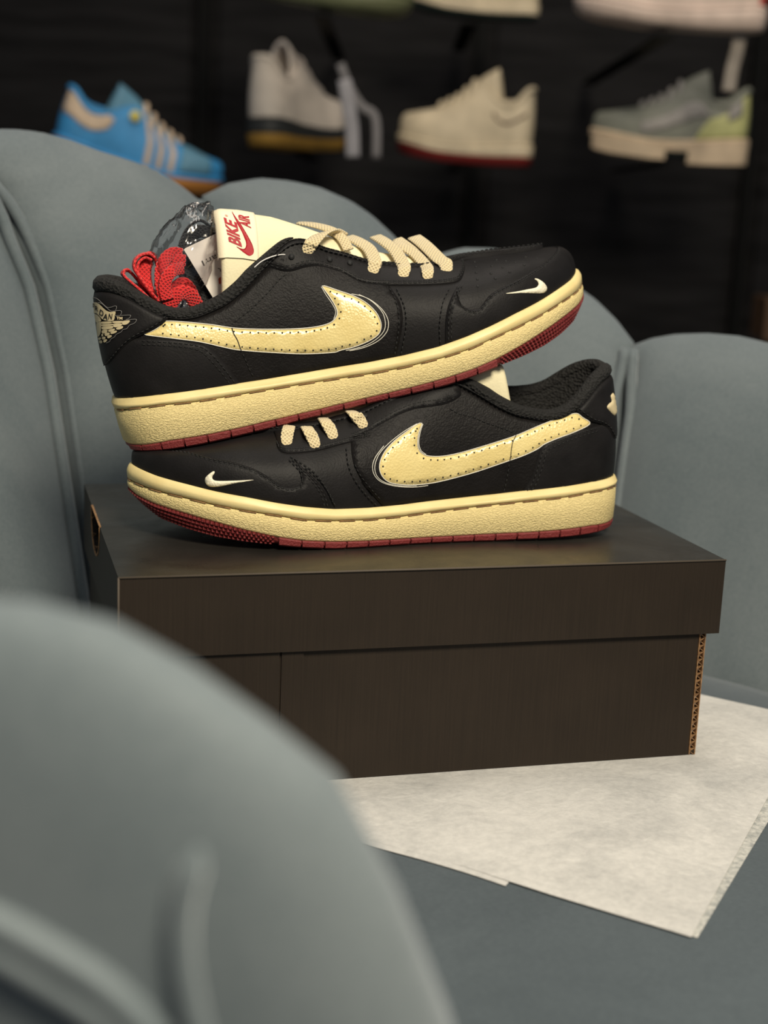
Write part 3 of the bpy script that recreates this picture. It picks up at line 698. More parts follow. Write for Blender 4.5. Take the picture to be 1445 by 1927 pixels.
def put_text(mb, bvh, s, o, xv, yv, bold, off, c=(455, 450), hscale=1.):
    """text whose baseline starts at pixel o, total width vector xv, cap height vector yv"""
    V, F = text_mesh(s, bold); x0, x1 = V[:, 0].min(), V[:, 0].max(); y0, y1 = V[:, 1].min(), V[:, 1].max()
    cap = .69; P = [on_bvh(bvh, (o[0]+xv[0]*(x-x0)/(x1-x0)+yv[0]*y/cap, o[1]+xv[1]*(x-x0)/(x1-x0)+yv[1]*y/cap), off, c) for x, y in V]
    mb.add(P, F)
o = ZL([(600, 1310)])[0]; put_text(red, lb, 'BIKE', o, (-175/17.51, -800/17.51), (-400/17.51, -170/17.51), .035, .0003)
o = ZL([(905, 700)])[0]; put_text(red, lb, 'AIR', o, (-75/17.51, -400/17.51), (-345/17.51, -100/17.51), .03, .0003)
red.build('label_print', M['redprint'], LBL, root=UPE, recalc=False)
mb = MB(); o = ZL([(160, 330)])[0]; put_text(mb, lb, '\u00ae', o, (-1, -4.), (-5, -1), 0., .0003)
mb.build('label_mark', M['orangeprint'], LBL, root=UPE, recalc=False)

# winged emblem on the heel of the tilted sneaker
mb = MB(); dk = MB(); gl_ = MB(); cH = (230, 620)
def hpoly(target, L, off=.0031, step=.0018, sm=3):
    Q = UPS.path(ZH(L), .0006, sm, True, cH); pts, tris, ring = tri2d(Q, step); V = [UPS.S(p, off) for p in pts]; target.add(V, tris)
hpoly(mb, [(130, 640), (175, 615), (220, 635), (270, 690), (320, 745), (370, 780), (420, 788), (475, 780), (468, 850), (452, 930), (390, 940), (330, 925), (285, 905), (240, 850), (200, 805), (165, 800), (140, 800)], sm=2)
feathers = [[(275, 945), (410, 950), (412, 975), (280, 980)], [(440, 945), (590, 945), (590, 975), (450, 975)], [(595, 945), (690, 935), (705, 955), (660, 1000), (600, 1008), (585, 990)], [(280, 990), (455, 990), (445, 1010), (285, 1018)], [(460, 985), (580, 990), (560, 1030), (480, 1048), (450, 1030)],
            [(285, 1028), (440, 1022), (435, 1060), (370, 1075), (290, 1075)], [(500, 1055), (570, 1030), (600, 1035), (590, 1065), (540, 1085), (495, 1080)], [(285, 1088), (360, 1085), (350, 1130), (300, 1140), (280, 1130)], [(375, 1090), (430, 1070), (475, 1070), (455, 1105), (390, 1118)],
            [(410, 1125), (460, 1105), (505, 1105), (490, 1135), (425, 1155)], [(320, 1150), (350, 1130), (398, 1135), (385, 1170), (335, 1185)], [(275, 1150), (300, 1150), (300, 1180), (280, 1190)], [(360, 1190), (400, 1170), (430, 1180), (420, 1205), (375, 1225)],
            [(285, 1205), (310, 1195), (335, 1205), (330, 1230), (295, 1240)], [(225, 1215), (260, 1205), (272, 1225), (250, 1245), (232, 1245)], [(305, 1255), (340, 1238), (362, 1248), (345, 1280), (312, 1290)], [(240, 1265), (275, 1255), (290, 1275), (285, 1300), (250, 1300)]]
for f in feathers: hpoly(mb, f, sm=3)
hpoly(mb, [(160, 830), (185, 815), (220, 840), (255, 890), (265, 935), (230, 945), (200, 960), (180, 930)], sm=2)
hpoly(mb, [(195, 975), (235, 950), (268, 955), (268, 1050), (262, 1130), (240, 1180), (215, 1190), (205, 1110)], sm=2)
mb.build('heel_logo', M['logo'], UPE, label='beige winged emblem on the heel')
def on_ups(px, off): return UPS.S(UPS.param(px, cH), off)
class _S:  # adaptor so put_text can use the shoe surface
    def ray_cast(s, a, d): return UPS.bvh.ray_cast(a, d)
def hline(L, r=.00016): V, F = UPS.line(UPS.path(ZH(L), .0006, 4, False, cH), .0032, r, 5); gl_.add(V, F)
hline([(135, 545), (170, 540), (210, 560), (260, 615), (320, 680), (360, 712), (420, 705), (455, 690), (490, 695), (488, 740), (470, 770)])
hline([(215, 620), (270, 640), (330, 700), (390, 760), (420, 775), (520, 770), (565, 775), (572, 810), (555, 845)])
hline([(465, 855), (600, 852), (705, 850), (718, 865), (690, 905), (640, 930), (790, 920), (810, 935), (780, 985), (700, 1020), (660, 1075), (600, 1090), (570, 1130), (500, 1165), (470, 1210), (420, 1240), (400, 1280), (350, 1300)])
gl_.build('emblem_outline', M['greyline'], UPE)
def put_heel(s, o, xv, yv, bold, target, off=.0034):
    V, F = text_mesh(s, bold); x0, x1 = V[:, 0].min(), V[:, 0].max(); cap = .69
    target.add([on_ups((o[0]+xv[0]*(x-x0)/(x1-x0)+yv[0]*y/cap, o[1]+xv[1]*(x-x0)/(x1-x0)+yv[1]*y/cap), off) for x, y in V], F)
for ch, o, xv, yv in (('J', (128, 672), (14, 12), (6, -50)), ('O', (140, 690), (28, 15), (8, -55)), ('R', (178, 745), (48, 30), (2, -72)), ('D', (240, 822), (58, 42), (12, -88)), ('A', (295, 895), (72, 30), (10, -92)), ('N', (375, 905), (52, 8), (8, -92))):
    put_heel(ch, ZH([o])[0], (xv[0]/9.03, xv[1]/9.03), (yv[0]/9.03, yv[1]/9.03), .02, dk)
dk.build('emblem_lettering', M['dark'], UPE, recalc=False)
mb = MB(); put_heel('TM', ZH([(497, 915)])[0], (94/9.03, 8/9.03), (0, -45/9.03), .03, mb, .0034); mb.build('emblem_mark', M['logo'], UPE, recalc=False)

# ------------------------------------------------------------------ things stuffed in the tilted sneaker
ZR = lambda x, y: (x/7.225+220, y/7.225+380)
def loop_lace(root, pts, width, mt, face):
    """face=1: broad side toward the outside of the shoe; 0: edge-on"""
    q = np.array([UPP.mid(ZR(*p[:2]), p[2]) for p in pts]); q = UPP.w(catmull(q, 8))
    if face:
        T = frames(q); wd = np.cross(T, UPP.N)
    else: wd = np.broadcast_to(UPP.N, q.shape)
    V, F, U = ribbon(q, wd, width, .0017); mo('lace_loop', V, F, mt, root, uv=U)
base = Matrix.Translation(Vector(UPP.w(np.array([.06, 0, .07]))))
RL = thing('spare_laces', 'bundle of folded bright red shoelaces poking out of the upper sneaker', 'shoelaces', base)
for pts, w_, f in (([(470, 1360, .012), (400, 1180, .012), (370, 1000, .010), (385, 850, .009), (440, 770, .006), (480, 800, 0)], .026/3.2, 1),
                   ([(560, 1340, .018), (420, 1180, .018), (310, 1030, .017), (235, 900, .015), (250, 790, .013), (330, 720, .010), (430, 705, .008), (510, 760, .008), (545, 860, .009), (540, 1000, .010), (530, 1150, .010)], .0075, 0),
                   ([(520, 1330, .016), (420, 1190, .016), (330, 1080, .015), (275, 950, .014), (290, 830, .012), (370, 760, .010), (450, 780, .009)], .0075, 0),
                   ([(500, 1380, .020), (340, 1220, .018), (200, 1100, .015), (105, 1010, .012), (100, 950, .010), (150, 935, .008), (220, 990, .007), (300, 1090, .006)], .0070, 0),
                   ([(660, 1340, .016), (605, 1130, .015), (600, 930, .014), (655, 780, .012), (760, 700, .010), (880, 715, .008)], .0072, 1),
                   ([(690, 1330, .018), (655, 1170, .018), (680, 1030, .018), (770, 930, .017), (900, 900, .012)], .0070, 1),
                   ([(600, 1000, .012), (690, 870, .011), (800, 800, .010), (930, 800, .008)], .0070, 1),
                   ([(700, 1430, .016), (790, 1290, .017), (880, 1230, .017), (1000, 1270, .015), (1090, 1420, .012)], .0085, 1),
                   ([(720, 1300, .012), (810, 1160, .012), (900, 1110, .012), (985, 1180, .011), (1050, 1330, .009)], .0075, 1)):
    loop_lace(RL, pts, w_, M['redlace'], f)
BL = thing('spare_laces', 'bundle of folded black shoelaces behind the white tag in the upper sneaker', 'shoelaces', base)
for pts, w_, f in (([(860, 560, -0.016), (930, 400, -0.014), (1020, 300, -0.012), (1120, 250, -0.010), (1210, 290, -0.008), (1320, 400, -0.008)], .0045, 0),
                   ([(900, 640, -0.012), (1000, 480, -0.011), (1110, 400, -0.008), (1230, 420, -0.006), (1330, 520, -0.006)], .0075, 1),
                   ([(1200, 1350, -0.002), (1120, 1150, -0.002), (1040, 950, -0.003), (1000, 780, -0.004), (1060, 640, -0.006), (1180, 620, -0.008)], .0100, 1),
                   ([(1100, 1380, -0.004), (1020, 1180, -0.004), (960, 1000, -0.005), (930, 830, -0.006), (960, 700, -0.008)], .0100, 1),
                   ([(1260, 1300, -0.006), (1180, 1100, -0.006), (1120, 900, -0.006), (1120, 700, -0.007)], .0100, 1)):
    loop_lace(BL, pts, w_, M['blacklace'], f)
# clear film bag: crumpled shell round the laces
from mathutils import noise as mn
C0 = UPP.mid(ZR(820, 880), .000); RA = np.array([.0290, .019, .0330])
V = []; nu, nv_ = 72, 40
tiltb = math.radians(20)
for i in range(nu):
    for j in range(nv_+1):
        u = 2*math.pi*i/nu; v = math.pi*j/nv_
        d = np.array([math.sin(v)*math.cos(u), math.sin(v)*math.sin(u), math.cos(v)])
        nz = mn.noise(Vector(d*3.1)); rg = abs(mn.noise(Vector(d*6.5+np.array([4, 1, 2])))); rg2 = abs(mn.noise(Vector(d*13+np.array([1, 7, 2]))))
        k = 1+.10*nz-.16*rg-.06*rg2
        q = d*RA*k; q[0], q[2] = q[0]*math.cos(tiltb)-q[2]*math.sin(tiltb)*-1, -q[0]*math.sin(tiltb)*-1+q[2]*math.cos(tiltb)
        V.append(C0+q)
V = UPP.w(np.array(V)); F = grid_faces(nu, nv_+1, True)
BAG = mo('plastic_bag', V, F, M['film'], origin=tuple(base.translation)); tag(BAG, 'crumpled clear plastic bag around the spare laces in the upper sneaker', 'bag')
# white card
def plane_px(v):
    return lambda px: UPP.w(UPP.mid(px, v))
pc = plane_px(.004)
TAG = thing('hang_tag', 'white card tag with upside-down grey and orange printing beside the tongue label', 'tag', base)
quad = [(346, 470), (349, 467), (437, 425), (470, 500), (463, 535), (407, 566), (403, 564)]
f = [pc(p) for p in quad]; bk = [q-UPP.N*.0005 for q in f]; n = len(f)
mo('card', f+bk, [tuple(range(n)), tuple(range(2*n-1, n-1, -1))]+[(i, (i+1) % n, n+(i+1) % n, n+i) for i in range(n)], M['card'], TAG, smooth=False)
pc2 = plane_px(.0043)
def card_text(s, o, xv, yv, bold, mt, name):
    V, F = text_mesh(s, bold); x0, x1 = V[:, 0].min(), V[:, 0].max()
    mo(name, [pc2((o[0]+xv[0]*(x-x0)/(x1-x0)+yv[0]*y/.69, o[1]+xv[1]*(x-x0)/(x1-x0)+yv[1]*y/.69)) for x, y in V], F, mt, TAG, recalc=False)
# printing reads upside down: baseline runs right-to-left
card_text('Jordan1', (446, 460), (-67, 31), (4.2, 9.4), .0, M['ink'], 'printing')
card_text('A I R', (443, 490), (-34, 15), (4., 8.6), .0, M['ink'], 'printing')
card_text('J', (437, 519), (-26, 6), (1, 9), .05, M['orangeprint'], 'emblem')
# tag string
q = [pc((437, 528)), UPP.w(UPP.mid((470, 510), .0235)), UPP.w(UPP.mid((492, 492), .0255)), UPP.w(UPP.mid((515, 482), .0255)), UPP.w(UPP.mid((535, 479), .024)), UPP.w(UPP.mid((547, 484), .0225))]
V, F = tube(catmull(q, 8), .00035, 6); mo('string', V, F, M['string'], TAG)

# ------------------------------------------------------------------ shoe box
BLn, BW, BH, BLH = .34, .23738, .11796, .04297; th = .0028
BX = thing('shoe_box', 'matte black corrugated cardboard shoe box under the two sneakers', 'box')
lid = MB()
# lid panels, mitred slightly
def slab(P4, n, t):
    P4 = [np.array(p, float) for p in P4]; n = np.array(n, float)*t; k = len(P4)
    return P4+[p-n for p in P4], [tuple(range(k)), tuple(range(2*k-1, k-1, -1))]+[(i, (i+1) % k, k+(i+1) % k, k+i) for i in range(k)]
H0 = BH-BLH; L = BLn; Wd = BW
# top with gentle sag
ng = 24; T = []
for i in range(ng+1):
    for j in range(ng+1):
        x = L*i/ng; y = Wd*j/ng; T.append((x, y, BH-.0004*math.sin(math.pi*i/ng)*math.sin(math.pi*j/ng)))
T2 = [(x, y, z-th) for x, y, z in T]; n = len(T)
F = grid_faces(ng+1, ng+1)+[tuple(n+q for q in f[::-1]) for f in grid_faces(ng+1, ng+1)]
mo('lid_top', T+T2, F, M['boxtop'], BX, recalc=False)
def panel(name, poly, nrm, t=th, mt=None, **k):
    V, F = slab(poly, nrm, t); return mo(name, V, F, mt or M['box'], BX, smooth=False, **k)
panel('lid_side', [(0, 0, H0), (L, 0, H0-.0004), (L, 0, BH-.0004), (0, 0, BH-.0004)], (0, -1, 0))
panel('lid_side', [(0, Wd, H0), (L, Wd, H0), (L, Wd, BH-.0004), (0, Wd, BH-.0004)], (0, 1, 0))
panel('lid_end', [(L, th+.0001, H0), (L, Wd-th, H0), (L, Wd-th, BH-.0004), (L, th+.0001, BH-.0004)], (1, 0, 0))
# left end with the thumb notch opening at the fold
y0, y1 = .112, .172
notch = [(0, y1, BH), (0, y1-.002, BH-.008), (0, y1-.010, BH-.017), (0, y1-.022, BH-.0215), (0, y0+.022, BH-.0215), (0, y0+.010, BH-.017), (0, y0+.002, BH-.008), (0, y0, BH)]
panel('lid_end', [(0, th+.0001, BH-.0004), (0, th+.0001, H0), (0, Wd-th, H0), (0, Wd-th, BH-.0004)]+[(a, b, min(c_, BH-.0004)) for a, b, c_ in notch], (-1, 0, 0))
# raw brown edge of the notch
mb = MB(); P_ = catmull(np.array(notch), 6); V, F = [], []
for p in P_: V += [p+np.array([.0002, 0, 0]), p+np.array([-.0006, 0, 0]), p+np.array([-.0006, 0, -.0012]), p+np.array([.0026, 0, -.0012])]
mb.add(V, grid_faces(len(P_), 4)); mb.add([(-.0004, y0, BH+.0002), (-.0004, y1, BH+.0002), (.0008, y1, BH+.0004), (.0008, y0, BH+.0004)], [(0, 1, 2, 3)])
for k in range(26):
    a = P_[int(k*(len(P_)-1)/26)]; b = P_[int((k+1)*(len(P_)-1)/26)]
    if k % 2: V, F = tube([a+np.array([0, 0, 0]), (a+b)/2+np.array([.0018, 0, .0004]), b], .0004, 4); mb.add(V, F)
mb.build('notch_edge', M['kraft'], BX, smooth=False, label='raw brown cardboard edge')
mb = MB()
V, F = tube([(0, -.0001, BH-.0001), (L*.5, -.0005, BH-.0001), (L, -.0001, BH-.0001)], .0006, 6); mb.add(V, F); V, F = tube([(.0001, -.0001, H0), (.0001, -.0001, BH)], .0006, 6); mb.add(V, F)  # lighter top tube imitates the fold's highlight; the upright one is raw board
mb.build('highlight_raw_edge', mat('grey_brown_highlight_raw_edge', (.075, .058, .042), .7), BX, label='painted highlight on the lid top edge and raw brown corner edge')
# body
e_ = .0068; ins = .0035
def bodypanel(name, x0, x1, y0, y1, z0, z1, **k):
    V, F = box_vf((x0, y0, z0), (x1-x0, 0, 0), (0, y1-y0, 0), (0, 0, z1-z0)); mo(name, V, F, k.pop('mt', M['box']), BX, smooth=False, **k)
hb = BH-.006
bodypanel('body_side', ins, L-e_-.004, ins, ins+th, 0, hb); bodypanel('body_side', ins, L-e_, Wd-ins-th, Wd-ins, 0, hb)
bodypanel('body_end', ins, ins+th, ins+th, Wd-ins-th, 0, hb); bodypanel('body_end', L-e_-th-.001, L-e_-.001, ins+th+.002, Wd-ins-th, 0, hb)
bodypanel('body_base', ins, L-e_, ins+.0002, Wd-ins, 0, th)
# glued overlap panel on the left of the front, with a scored line
xa, xb = .0848, .0972
bodypanel('overlap_panel', ins+.0005, xa-.0006, ins-.0012, ins-.0001, .0005, hb); bodypanel('overlap_panel', xa+.0006, xb, ins-.0012, ins-.0001, .0005, hb)
# corrugated raw edge on the right front corner
mb = MB(); x0, x1 = L-e_-.0035, L-e_+.0006; yy = ins-.0003
for a, b in ((x0, x0+.0006), (x1-.0006, x1)):
    V, F = box_vf((a, yy, 0), (b-a, 0, 0), (0, .004, 0), (0, 0, H0+.01)); mb.add(V, F)
zig = []; z = .0; k = 0
while z < H0+.01: zig.append(((x0+.0009) if k % 2 else (x1-.0009), yy, z)); z += .0021; k += 1
zig = catmull(zig, 4); V = []
for p in zig: V += [p+np.array([0, 0, -.0002]), p+np.array([0, 0, .0002]), p+np.array([0, .004, .0002]), p+np.array([0, .004, -.0002])]
mb.add(V, grid_faces(len(zig), 4, False, True)); mb.build('corrugated_edge', M['kraft'], BX, smooth=False, label='raw brown corrugated cardboard edge')

# ------------------------------------------------------------------ tissue paper
TP_ = thing('tissue_paper', 'folded sheet of white tissue paper spread on the seat under the box', 'paper')
def sheet(name, corners, z0, mt, amp, nx=60):
    c = [np.array(q, float) for q in corners]; V = []
    for i in range(nx+1):
        for j in range(nx+1):
            u, v = i/nx, j/nx; p = (c[0]*(1-u)+c[1]*u)*(1-v)+(c[3]*(1-u)+c[2]*u)*v
            wob = mn.noise(Vector((p[0]*30, p[1]*30, z0*900)))*.0012
            edge = min(1, min(u, 1-u, v, 1-v)*8)
            under = (-.004 < p[0] < .345 and -.004 < p[1] < .245)
            h = 0 if under else amp*(.5+.5*mn.noise(Vector((p[0]*9, p[1]*9, 3.)))+.35*abs(mn.noise(Vector((p[0]*22+5, p[1]*14, 1.)))))*edge
            dist = max(0, min(1, max(-p[0], p[0]-.34, -p[1], p[1]-.24)/.03)) if not under else 0
            V.append((p[0]+wob*(1-edge), p[1]+wob*(1-edge), z0+h*dist))
    F = grid_faces(nx+1, nx+1)
    # cut corner near the camera: nothing to do, just weld thickness
    V2 = [(x, y, z-.0002) for x, y, z in V]; n = len(V)
    mo(name, V+V2, F+[tuple(n+q for q in f[::-1]) for f in F], mt, TP_, recalc=False)
a0 = np.array([.2299, -.1918]); d1 = np.array([.657, .754]); d2 = np.array([-.684, .729])
A3 = lambda p: (p[0], p[1], 0)
sheet('upper_layer', [a0, a0+d1*.315, a0+d1*.315+d2*.36+np.array([.0, .02]), a0+d2*.41], -.0004, M['tissue'], .0045)
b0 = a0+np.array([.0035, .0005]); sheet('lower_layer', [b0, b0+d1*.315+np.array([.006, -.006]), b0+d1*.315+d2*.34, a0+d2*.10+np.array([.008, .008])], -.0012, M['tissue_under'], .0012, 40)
b1 = a0+d2*.089-d1*.0045; sheet('inner_layer', [b1, b1+d1*.05, b1+d1*.05+d2*.30, b1+d2*.30], -.0008, M['tissue'], .0010, 40)

# ------------------------------------------------------------------ scalloped velvet armchair
CC = np.array([.17, -.045]); R0 = .345
CH = thing('armchair', 'blue-grey velvet tub armchair with scalloped channel back holding the shoe box', 'armchair', Matrix.Translation((CC[0], CC[1], -.42)))
def rmid(z): return R0+.035+.30*max(z, -.02)
def cylhit(px, far=True):
    R = .44
    for _ in range(12):
        d = ray(*px); o = CAMP[:2]-CC; A_ = d[:2]@d[:2]; B_ = 2*o@d[:2]; D_ = max(B_*B_-4*A_*(o@o-R*R), 0)
        t = (-B_+(1 if far else -1)*D_**.5)/(2*A_); P = CAMP+t*d; R = .5*R+.5*rmid(P[2])
    return math.degrees(math.atan2(P[1]-CC[1], P[0]-CC[0])), P[2]
def seamf(a):
    return (lambda z: a) if isinstance(a, (int, float)) else (lambda z: float(np.interp(z, a[0], a[1])))
def lobe(name, sl, sr, prof, z0=-.10, h=.034, nq=40, npp=40, rim=.70, rp=2.2, **k):
    """pillow between two seams (azimuth as a function of height); prof = [(az, ztop)]"""
    sl, sr = seamf(sl), seamf(sr); prof = sorted(prof, key=lambda q: q[0]); ax = np.array([q[0] for q in prof]); az_ = np.array([q[1] for q in prof])
    aL, aR = sl(.33), sr(.33)
    def pt(p, q, sgn):
        zt = np.interp(aL+(aR-aL)*p, ax, az_); zq = z0+(zt-z0)*q; az = math.radians(sl(zq)*(1-p)+sr(zq)*p)
        e1 = max(0, 1-abs(2*p-1)**3.2)**.5; e2 = max(0, 1-max(0, (q-rim)/(1-rim))**rp)**.5
        hh = h*e1*e2+.0006; r = rmid(zq)+sgn*hh+(.006*(1-e1))
        return (CC[0]+r*math.cos(az), CC[1]+r*math.sin(az), zq)
    ps = [.5-.5*math.cos(math.pi*i/npp) for i in range(npp+1)]; qs = [1-(1-j/nq)**1.7 for j in range(nq+1)]
    rows = []
    for p in ps: rows.append([pt(p, q, -1) for q in qs]+[pt(p, q, 1) for q in qs[::-1]])
    A = np.array(rows); return mo(name, A.reshape(-1, 3), grid_faces(len(ps), A.shape[1], False, True), M['velvet'], CH, **k)
def prof(pxs, extra=()): return [cylhit(p) for p in pxs]+list(extra)
L2 = prof([(0, 250), (60, 245), (110, 250), (170, 268), (250, 305), (320, 342), (370, 375)], [(127, .335), (131, .325)])
L3 = prof([(386, 368), (430, 345), (490, 335), (545, 340), (600, 352), (660, 378), (700, 405), (745, 447), (775, 490)])
L4 = prof([(800, 500), (830, 477), (870, 466), (930, 467), (1000, 488), (1060, 522), (1120, 563), (1160, 603), (1190, 645)])
L5 = prof([(1190, 650), (1225, 637), (1270, 629), (1330, 627), (1390, 632), (1445, 645)], [(34, .205), (28, .17)])
print('L2', L2); print('L3', L3); print('L4', L4); print('L5', L5)
def seam_az(px): return cylhit(px)[0]
s12 = ([.18, .24, .29, .307, .325, .336], [115.4, 116.1, 118, 119.2, 123, 130])
s23 = cylhit((385, 372))[0]; s34 = cylhit((787, 500))[0]; s45 = cylhit((1190, 648))[0]; s56 = 28
lobe('back_channel', 172, s12, [(172, .28), (160, .32), (145, .34), (135, .335), (130, .325)])
lobe('back_channel', s12, s23, L2)
lobe('back_channel', s23, s34, L3)
lobe('back_channel', s34, s45, L4)
lobe('back_channel', s45, s56, L5)
lobe('arm_channel', s56, -20, [(28, .16), (20, .185), (8, .19), (-5, .16), (-14, .10), (-20, .02)])
# seam piping pairs on the inside
def piping(sf, zt, z0=-.02):
    sf = seamf(sf)
    for dz in (-1.0, 1.0):
        P = []
        for z in np.linspace(z0, zt, 30):
            az = math.radians(sf(z)+dz*(.35+.65*min(1, (zt-z)/.05))); r = rmid(z)-.012
            P.append((CC[0]+r*math.cos(az), CC[1]+r*math.sin(az), z))
        V, F = tube(P, .0042, 8); mo('seam_piping', V, F, M['velvet'], CH)
piping(s12, .32); piping(s23, .285); piping(s34, .235); piping(s45, .205); piping(s56, .16)
# front-left arm channel, seen from outside
AP = [cylhit(p, False) for p in [(0, 1133), (50, 1133), (200, 1170), (400, 1280), (655, 1480), (780, 1750), (850, 1927)]]
print('AP', AP)
AP = [(a % 360, z) for a, z in AP]
arm = lobe('arm_channel', 172, 262, [(172, .25), (190, .235), (205, .235), (218, .222)]+AP+[(253.5, .03), (257, -.06), (262, -.30)], z0=-.36, h=.042, nq=60, npp=60, rim=.62)
ab = BVHTree.FromPolygons([tuple(arm.matrix_parent_inverse @ v.co + Vector((CC[0], CC[1], -.42))) for v in arm.data.vertices], [tuple(p.vertices) for p in arm.data.polygons])
for L_, r_ in (([(378, 1595), (356, 1650), (343, 1710), (342, 1780), (352, 1850), (370, 1925), (395, 1990)], .0028), ([(-60, 1700), (0, 1730), (80, 1773), (170, 1827), (240, 1885), (300, 1950)], .0036), ([(-60, 1752), (0, 1784), (90, 1837), (180, 1895), (250, 1955)], .0036)):
    P = [on_bvh(ab, p, .0008, (400, 1500)) for p in catmull(L_, 5)]; n = len(P)
    V, F = tube(P, [r_*min(1, .35+k/6) for k in range(n)], 8); mo('seam_piping', V, F, M['velvet'], CH)
# seat cushion
rows = []
for r, z in ((0, -.0016), (.1, -.0016), (.2, -.0016), (.27, -.0016), (.30, -.003), (.325, -.009), (.34, -.02), (.345, -.05), (.335, -.09), (.30, -.11), (0, -.11)):
    rows.append([(CC[0]+max(r, .0005)*math.cos(a), CC[1]+max(r, .0005)*math.sin(a), z) for a in np.linspace(0, 2*math.pi, 96, endpoint=False)])
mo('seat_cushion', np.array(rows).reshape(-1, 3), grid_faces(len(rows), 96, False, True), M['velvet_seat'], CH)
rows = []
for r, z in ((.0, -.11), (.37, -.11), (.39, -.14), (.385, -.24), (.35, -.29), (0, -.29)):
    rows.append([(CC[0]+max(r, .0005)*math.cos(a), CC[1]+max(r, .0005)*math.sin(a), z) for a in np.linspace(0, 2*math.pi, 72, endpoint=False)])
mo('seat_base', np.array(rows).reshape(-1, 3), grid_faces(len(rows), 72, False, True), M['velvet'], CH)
for a in (45, 135, 225, 315):
    q = np.array([CC[0]+.25*math.cos(math.radians(a)), CC[1]+.25*math.sin(math.radians(a))]); q2 = CC+(q-CC)*1.15
    V, F = tube([(q[0], q[1], -.285), (q2[0], q2[1], -.42)], [.018, .010], 12); mo('leg', V, F, M['rail'], CH)

# ------------------------------------------------------------------ shop behind
fh = np.array([-math.sin(YAW), math.cos(YAW), 0]); rh = np.array([math.cos(YAW), math.sin(YAW), 0]); Zv = np.array([0, 0, 1.])
def bg(px, dist):
    """point on the vertical plane at horizontal distance dist in front of the camera"""
    d = ray(*px); return CAMP+d*(dist/(d@fh))
WD = 3.05; O2 = CAMP*np.array([1, 1, 0])+fh*WD; ZF = -.42
def struct(name, V, F, mt, **k):
    o = mo(name, V, F, mt, smooth=False, **k); o['kind'] = 'structure'; return o
V, F = box_vf(O2-rh*2.6+Zv*ZF, rh*5.2, fh*.08, Zv*3.0); WB = struct('wall_back', V, F, M['wall'])
V, F = box_vf(np.array([-3, -2.2, ZF-.05]), (7, 0, 0), (0, 6.2, 0), (0, 0, .05)); struct('floor', V, F, M['floor'])
INV[WB.name] = Matrix.Identity(4)
# proud wall boards with dark gaps
for k in range(9):
    x = -2.5+k*.56; xo = bg((112, 200), WD)@rh-O2@rh
    V, F = box_vf(O2+rh*(x+ (xo % .56) -.56+.03)-fh*.018+Zv*(ZF+.02), rh*.50, fh*.0175, Zv*2.7); mo('wall_board', V, F, M['wall'], WB, smooth=False)
    V, F = box_vf(O2+rh*(x+(xo % .56)-.56-.012)-fh*.03+Zv*(ZF+.02), rh*.022, fh*.0285, Zv*2.7); mo('upright_rail', V, F, M['rail'], WB, smooth=False)

def bg_sneaker(label, px_heel, px_toe, dist, sd, cols, yawdeg=0, tl=None, high=1., group='sneakers on the wall display', extra=None, L=None):
    """display sneaker whose heel and toe bottoms sit at two pixels; depth rotates with yawdeg (toe further away +)"""
    H_ = bg(px_heel, dist); T_ = bg(px_toe, dist)
    Fd = T_-H_; width = np.linalg.norm(Fd); Fd /= width
    y = math.radians(yawdeg); F2 = Fd*math.cos(y)+fh*math.sin(y); ln = width/math.cos(y)
    N2 = -fh*math.cos(y)+Fd*math.sin(y)
    W2 = np.cross(F2, N2)*(1 if np.cross(F2, N2)[2] > 0 else -1)
    p = Pose((0, 0, 0), 0, 0, 0, 1); p.F, p.N, p.W, p.O = F2, N2, W2, H_; p.k = (L or ln)/.291; p.sd = 1
    sh = Sneaker(p, N=144, NT=14, tl=tl, high=high)
    e = thing('display_sneaker', label, 'sneaker', p.matrix(), group)
    mo('upper', sh.GW.reshape(-1, 3), sh.F, cols['upper'], e); sole(sh, e, dict(midsmooth=cols['foxing'], mid=cols['mid']), False)
    N = sh.N; o = sh.out
    top = np.stack([o[:, 0], o[:, 1], wt('mb', o[:, 0])+.0006], 1); bt = np.stack([o[:, 0]-sh.n2[:, 0]*.002, o[:, 1]-sh.n2[:, 1]*.002, wt('bot', o[:, 0])-cols.get('thick', .004)], 1); ce = bt.copy(); ce[:, 1] = 0; ce[:, 0] = ce[:, 0]*.9+.014
    mo('outsole', p.w(np.stack([top, bt, ce], 1)).reshape(-1, 3), grid_faces(N, 3, True), cols['sole'], e)
    collar_parts(sh, e, cols['lining'], .005, roll=cols['upper'])
    S = np.linspace(.0861, .214, 14); TH_ = np.linspace(-1.8, 1.8, 20); A = np.array([[tongue_pt(a, t, 0) for t in TH_] for a in S]); A[..., 2] *= high
    B = np.array([[tongue_pt(a, t, -.006) for t in TH_] for a in S]); B[..., 2] *= high; G = np.vstack([B[::-1], A])
    mo('tongue', p.w(G).reshape(-1, 3), grid_faces(28, 20), cols['tongue'], e)
    for k in range(5):
        a = .135+k*.016; q = catmull([tongue_pt(a+.004, -1.0, .003), tongue_pt(a, -.5, .005), tongue_pt(a-.002, 0, .005), tongue_pt(a, .5, .005), tongue_pt(a+.004, 1., .003)], 5); q[:, 2] *= high
        V, F, U = ribbon(p.w(q), p.F, .008, .002, 6); mo('lace', V, F, cols.get('lace', cols['tongue']), e, uv=U)
    if extra: extra(sh, e, p)
    a = p.w(np.array([.20, 0, -.0]))[0] if False else p.w(np.array([.15, 0., -.016]))
    V, F = box_vf(a-Fd*np.array([1, 1, 0])*.012-fh*.02, Fd*np.array([1, 1, 0])*.024, fh*max(.05, (O2+fh*0-a)@fh-.03), (0, 0, -.005)); mo('display_peg', V, F, M['rail'], e, smooth=False)
    return e, sh, p
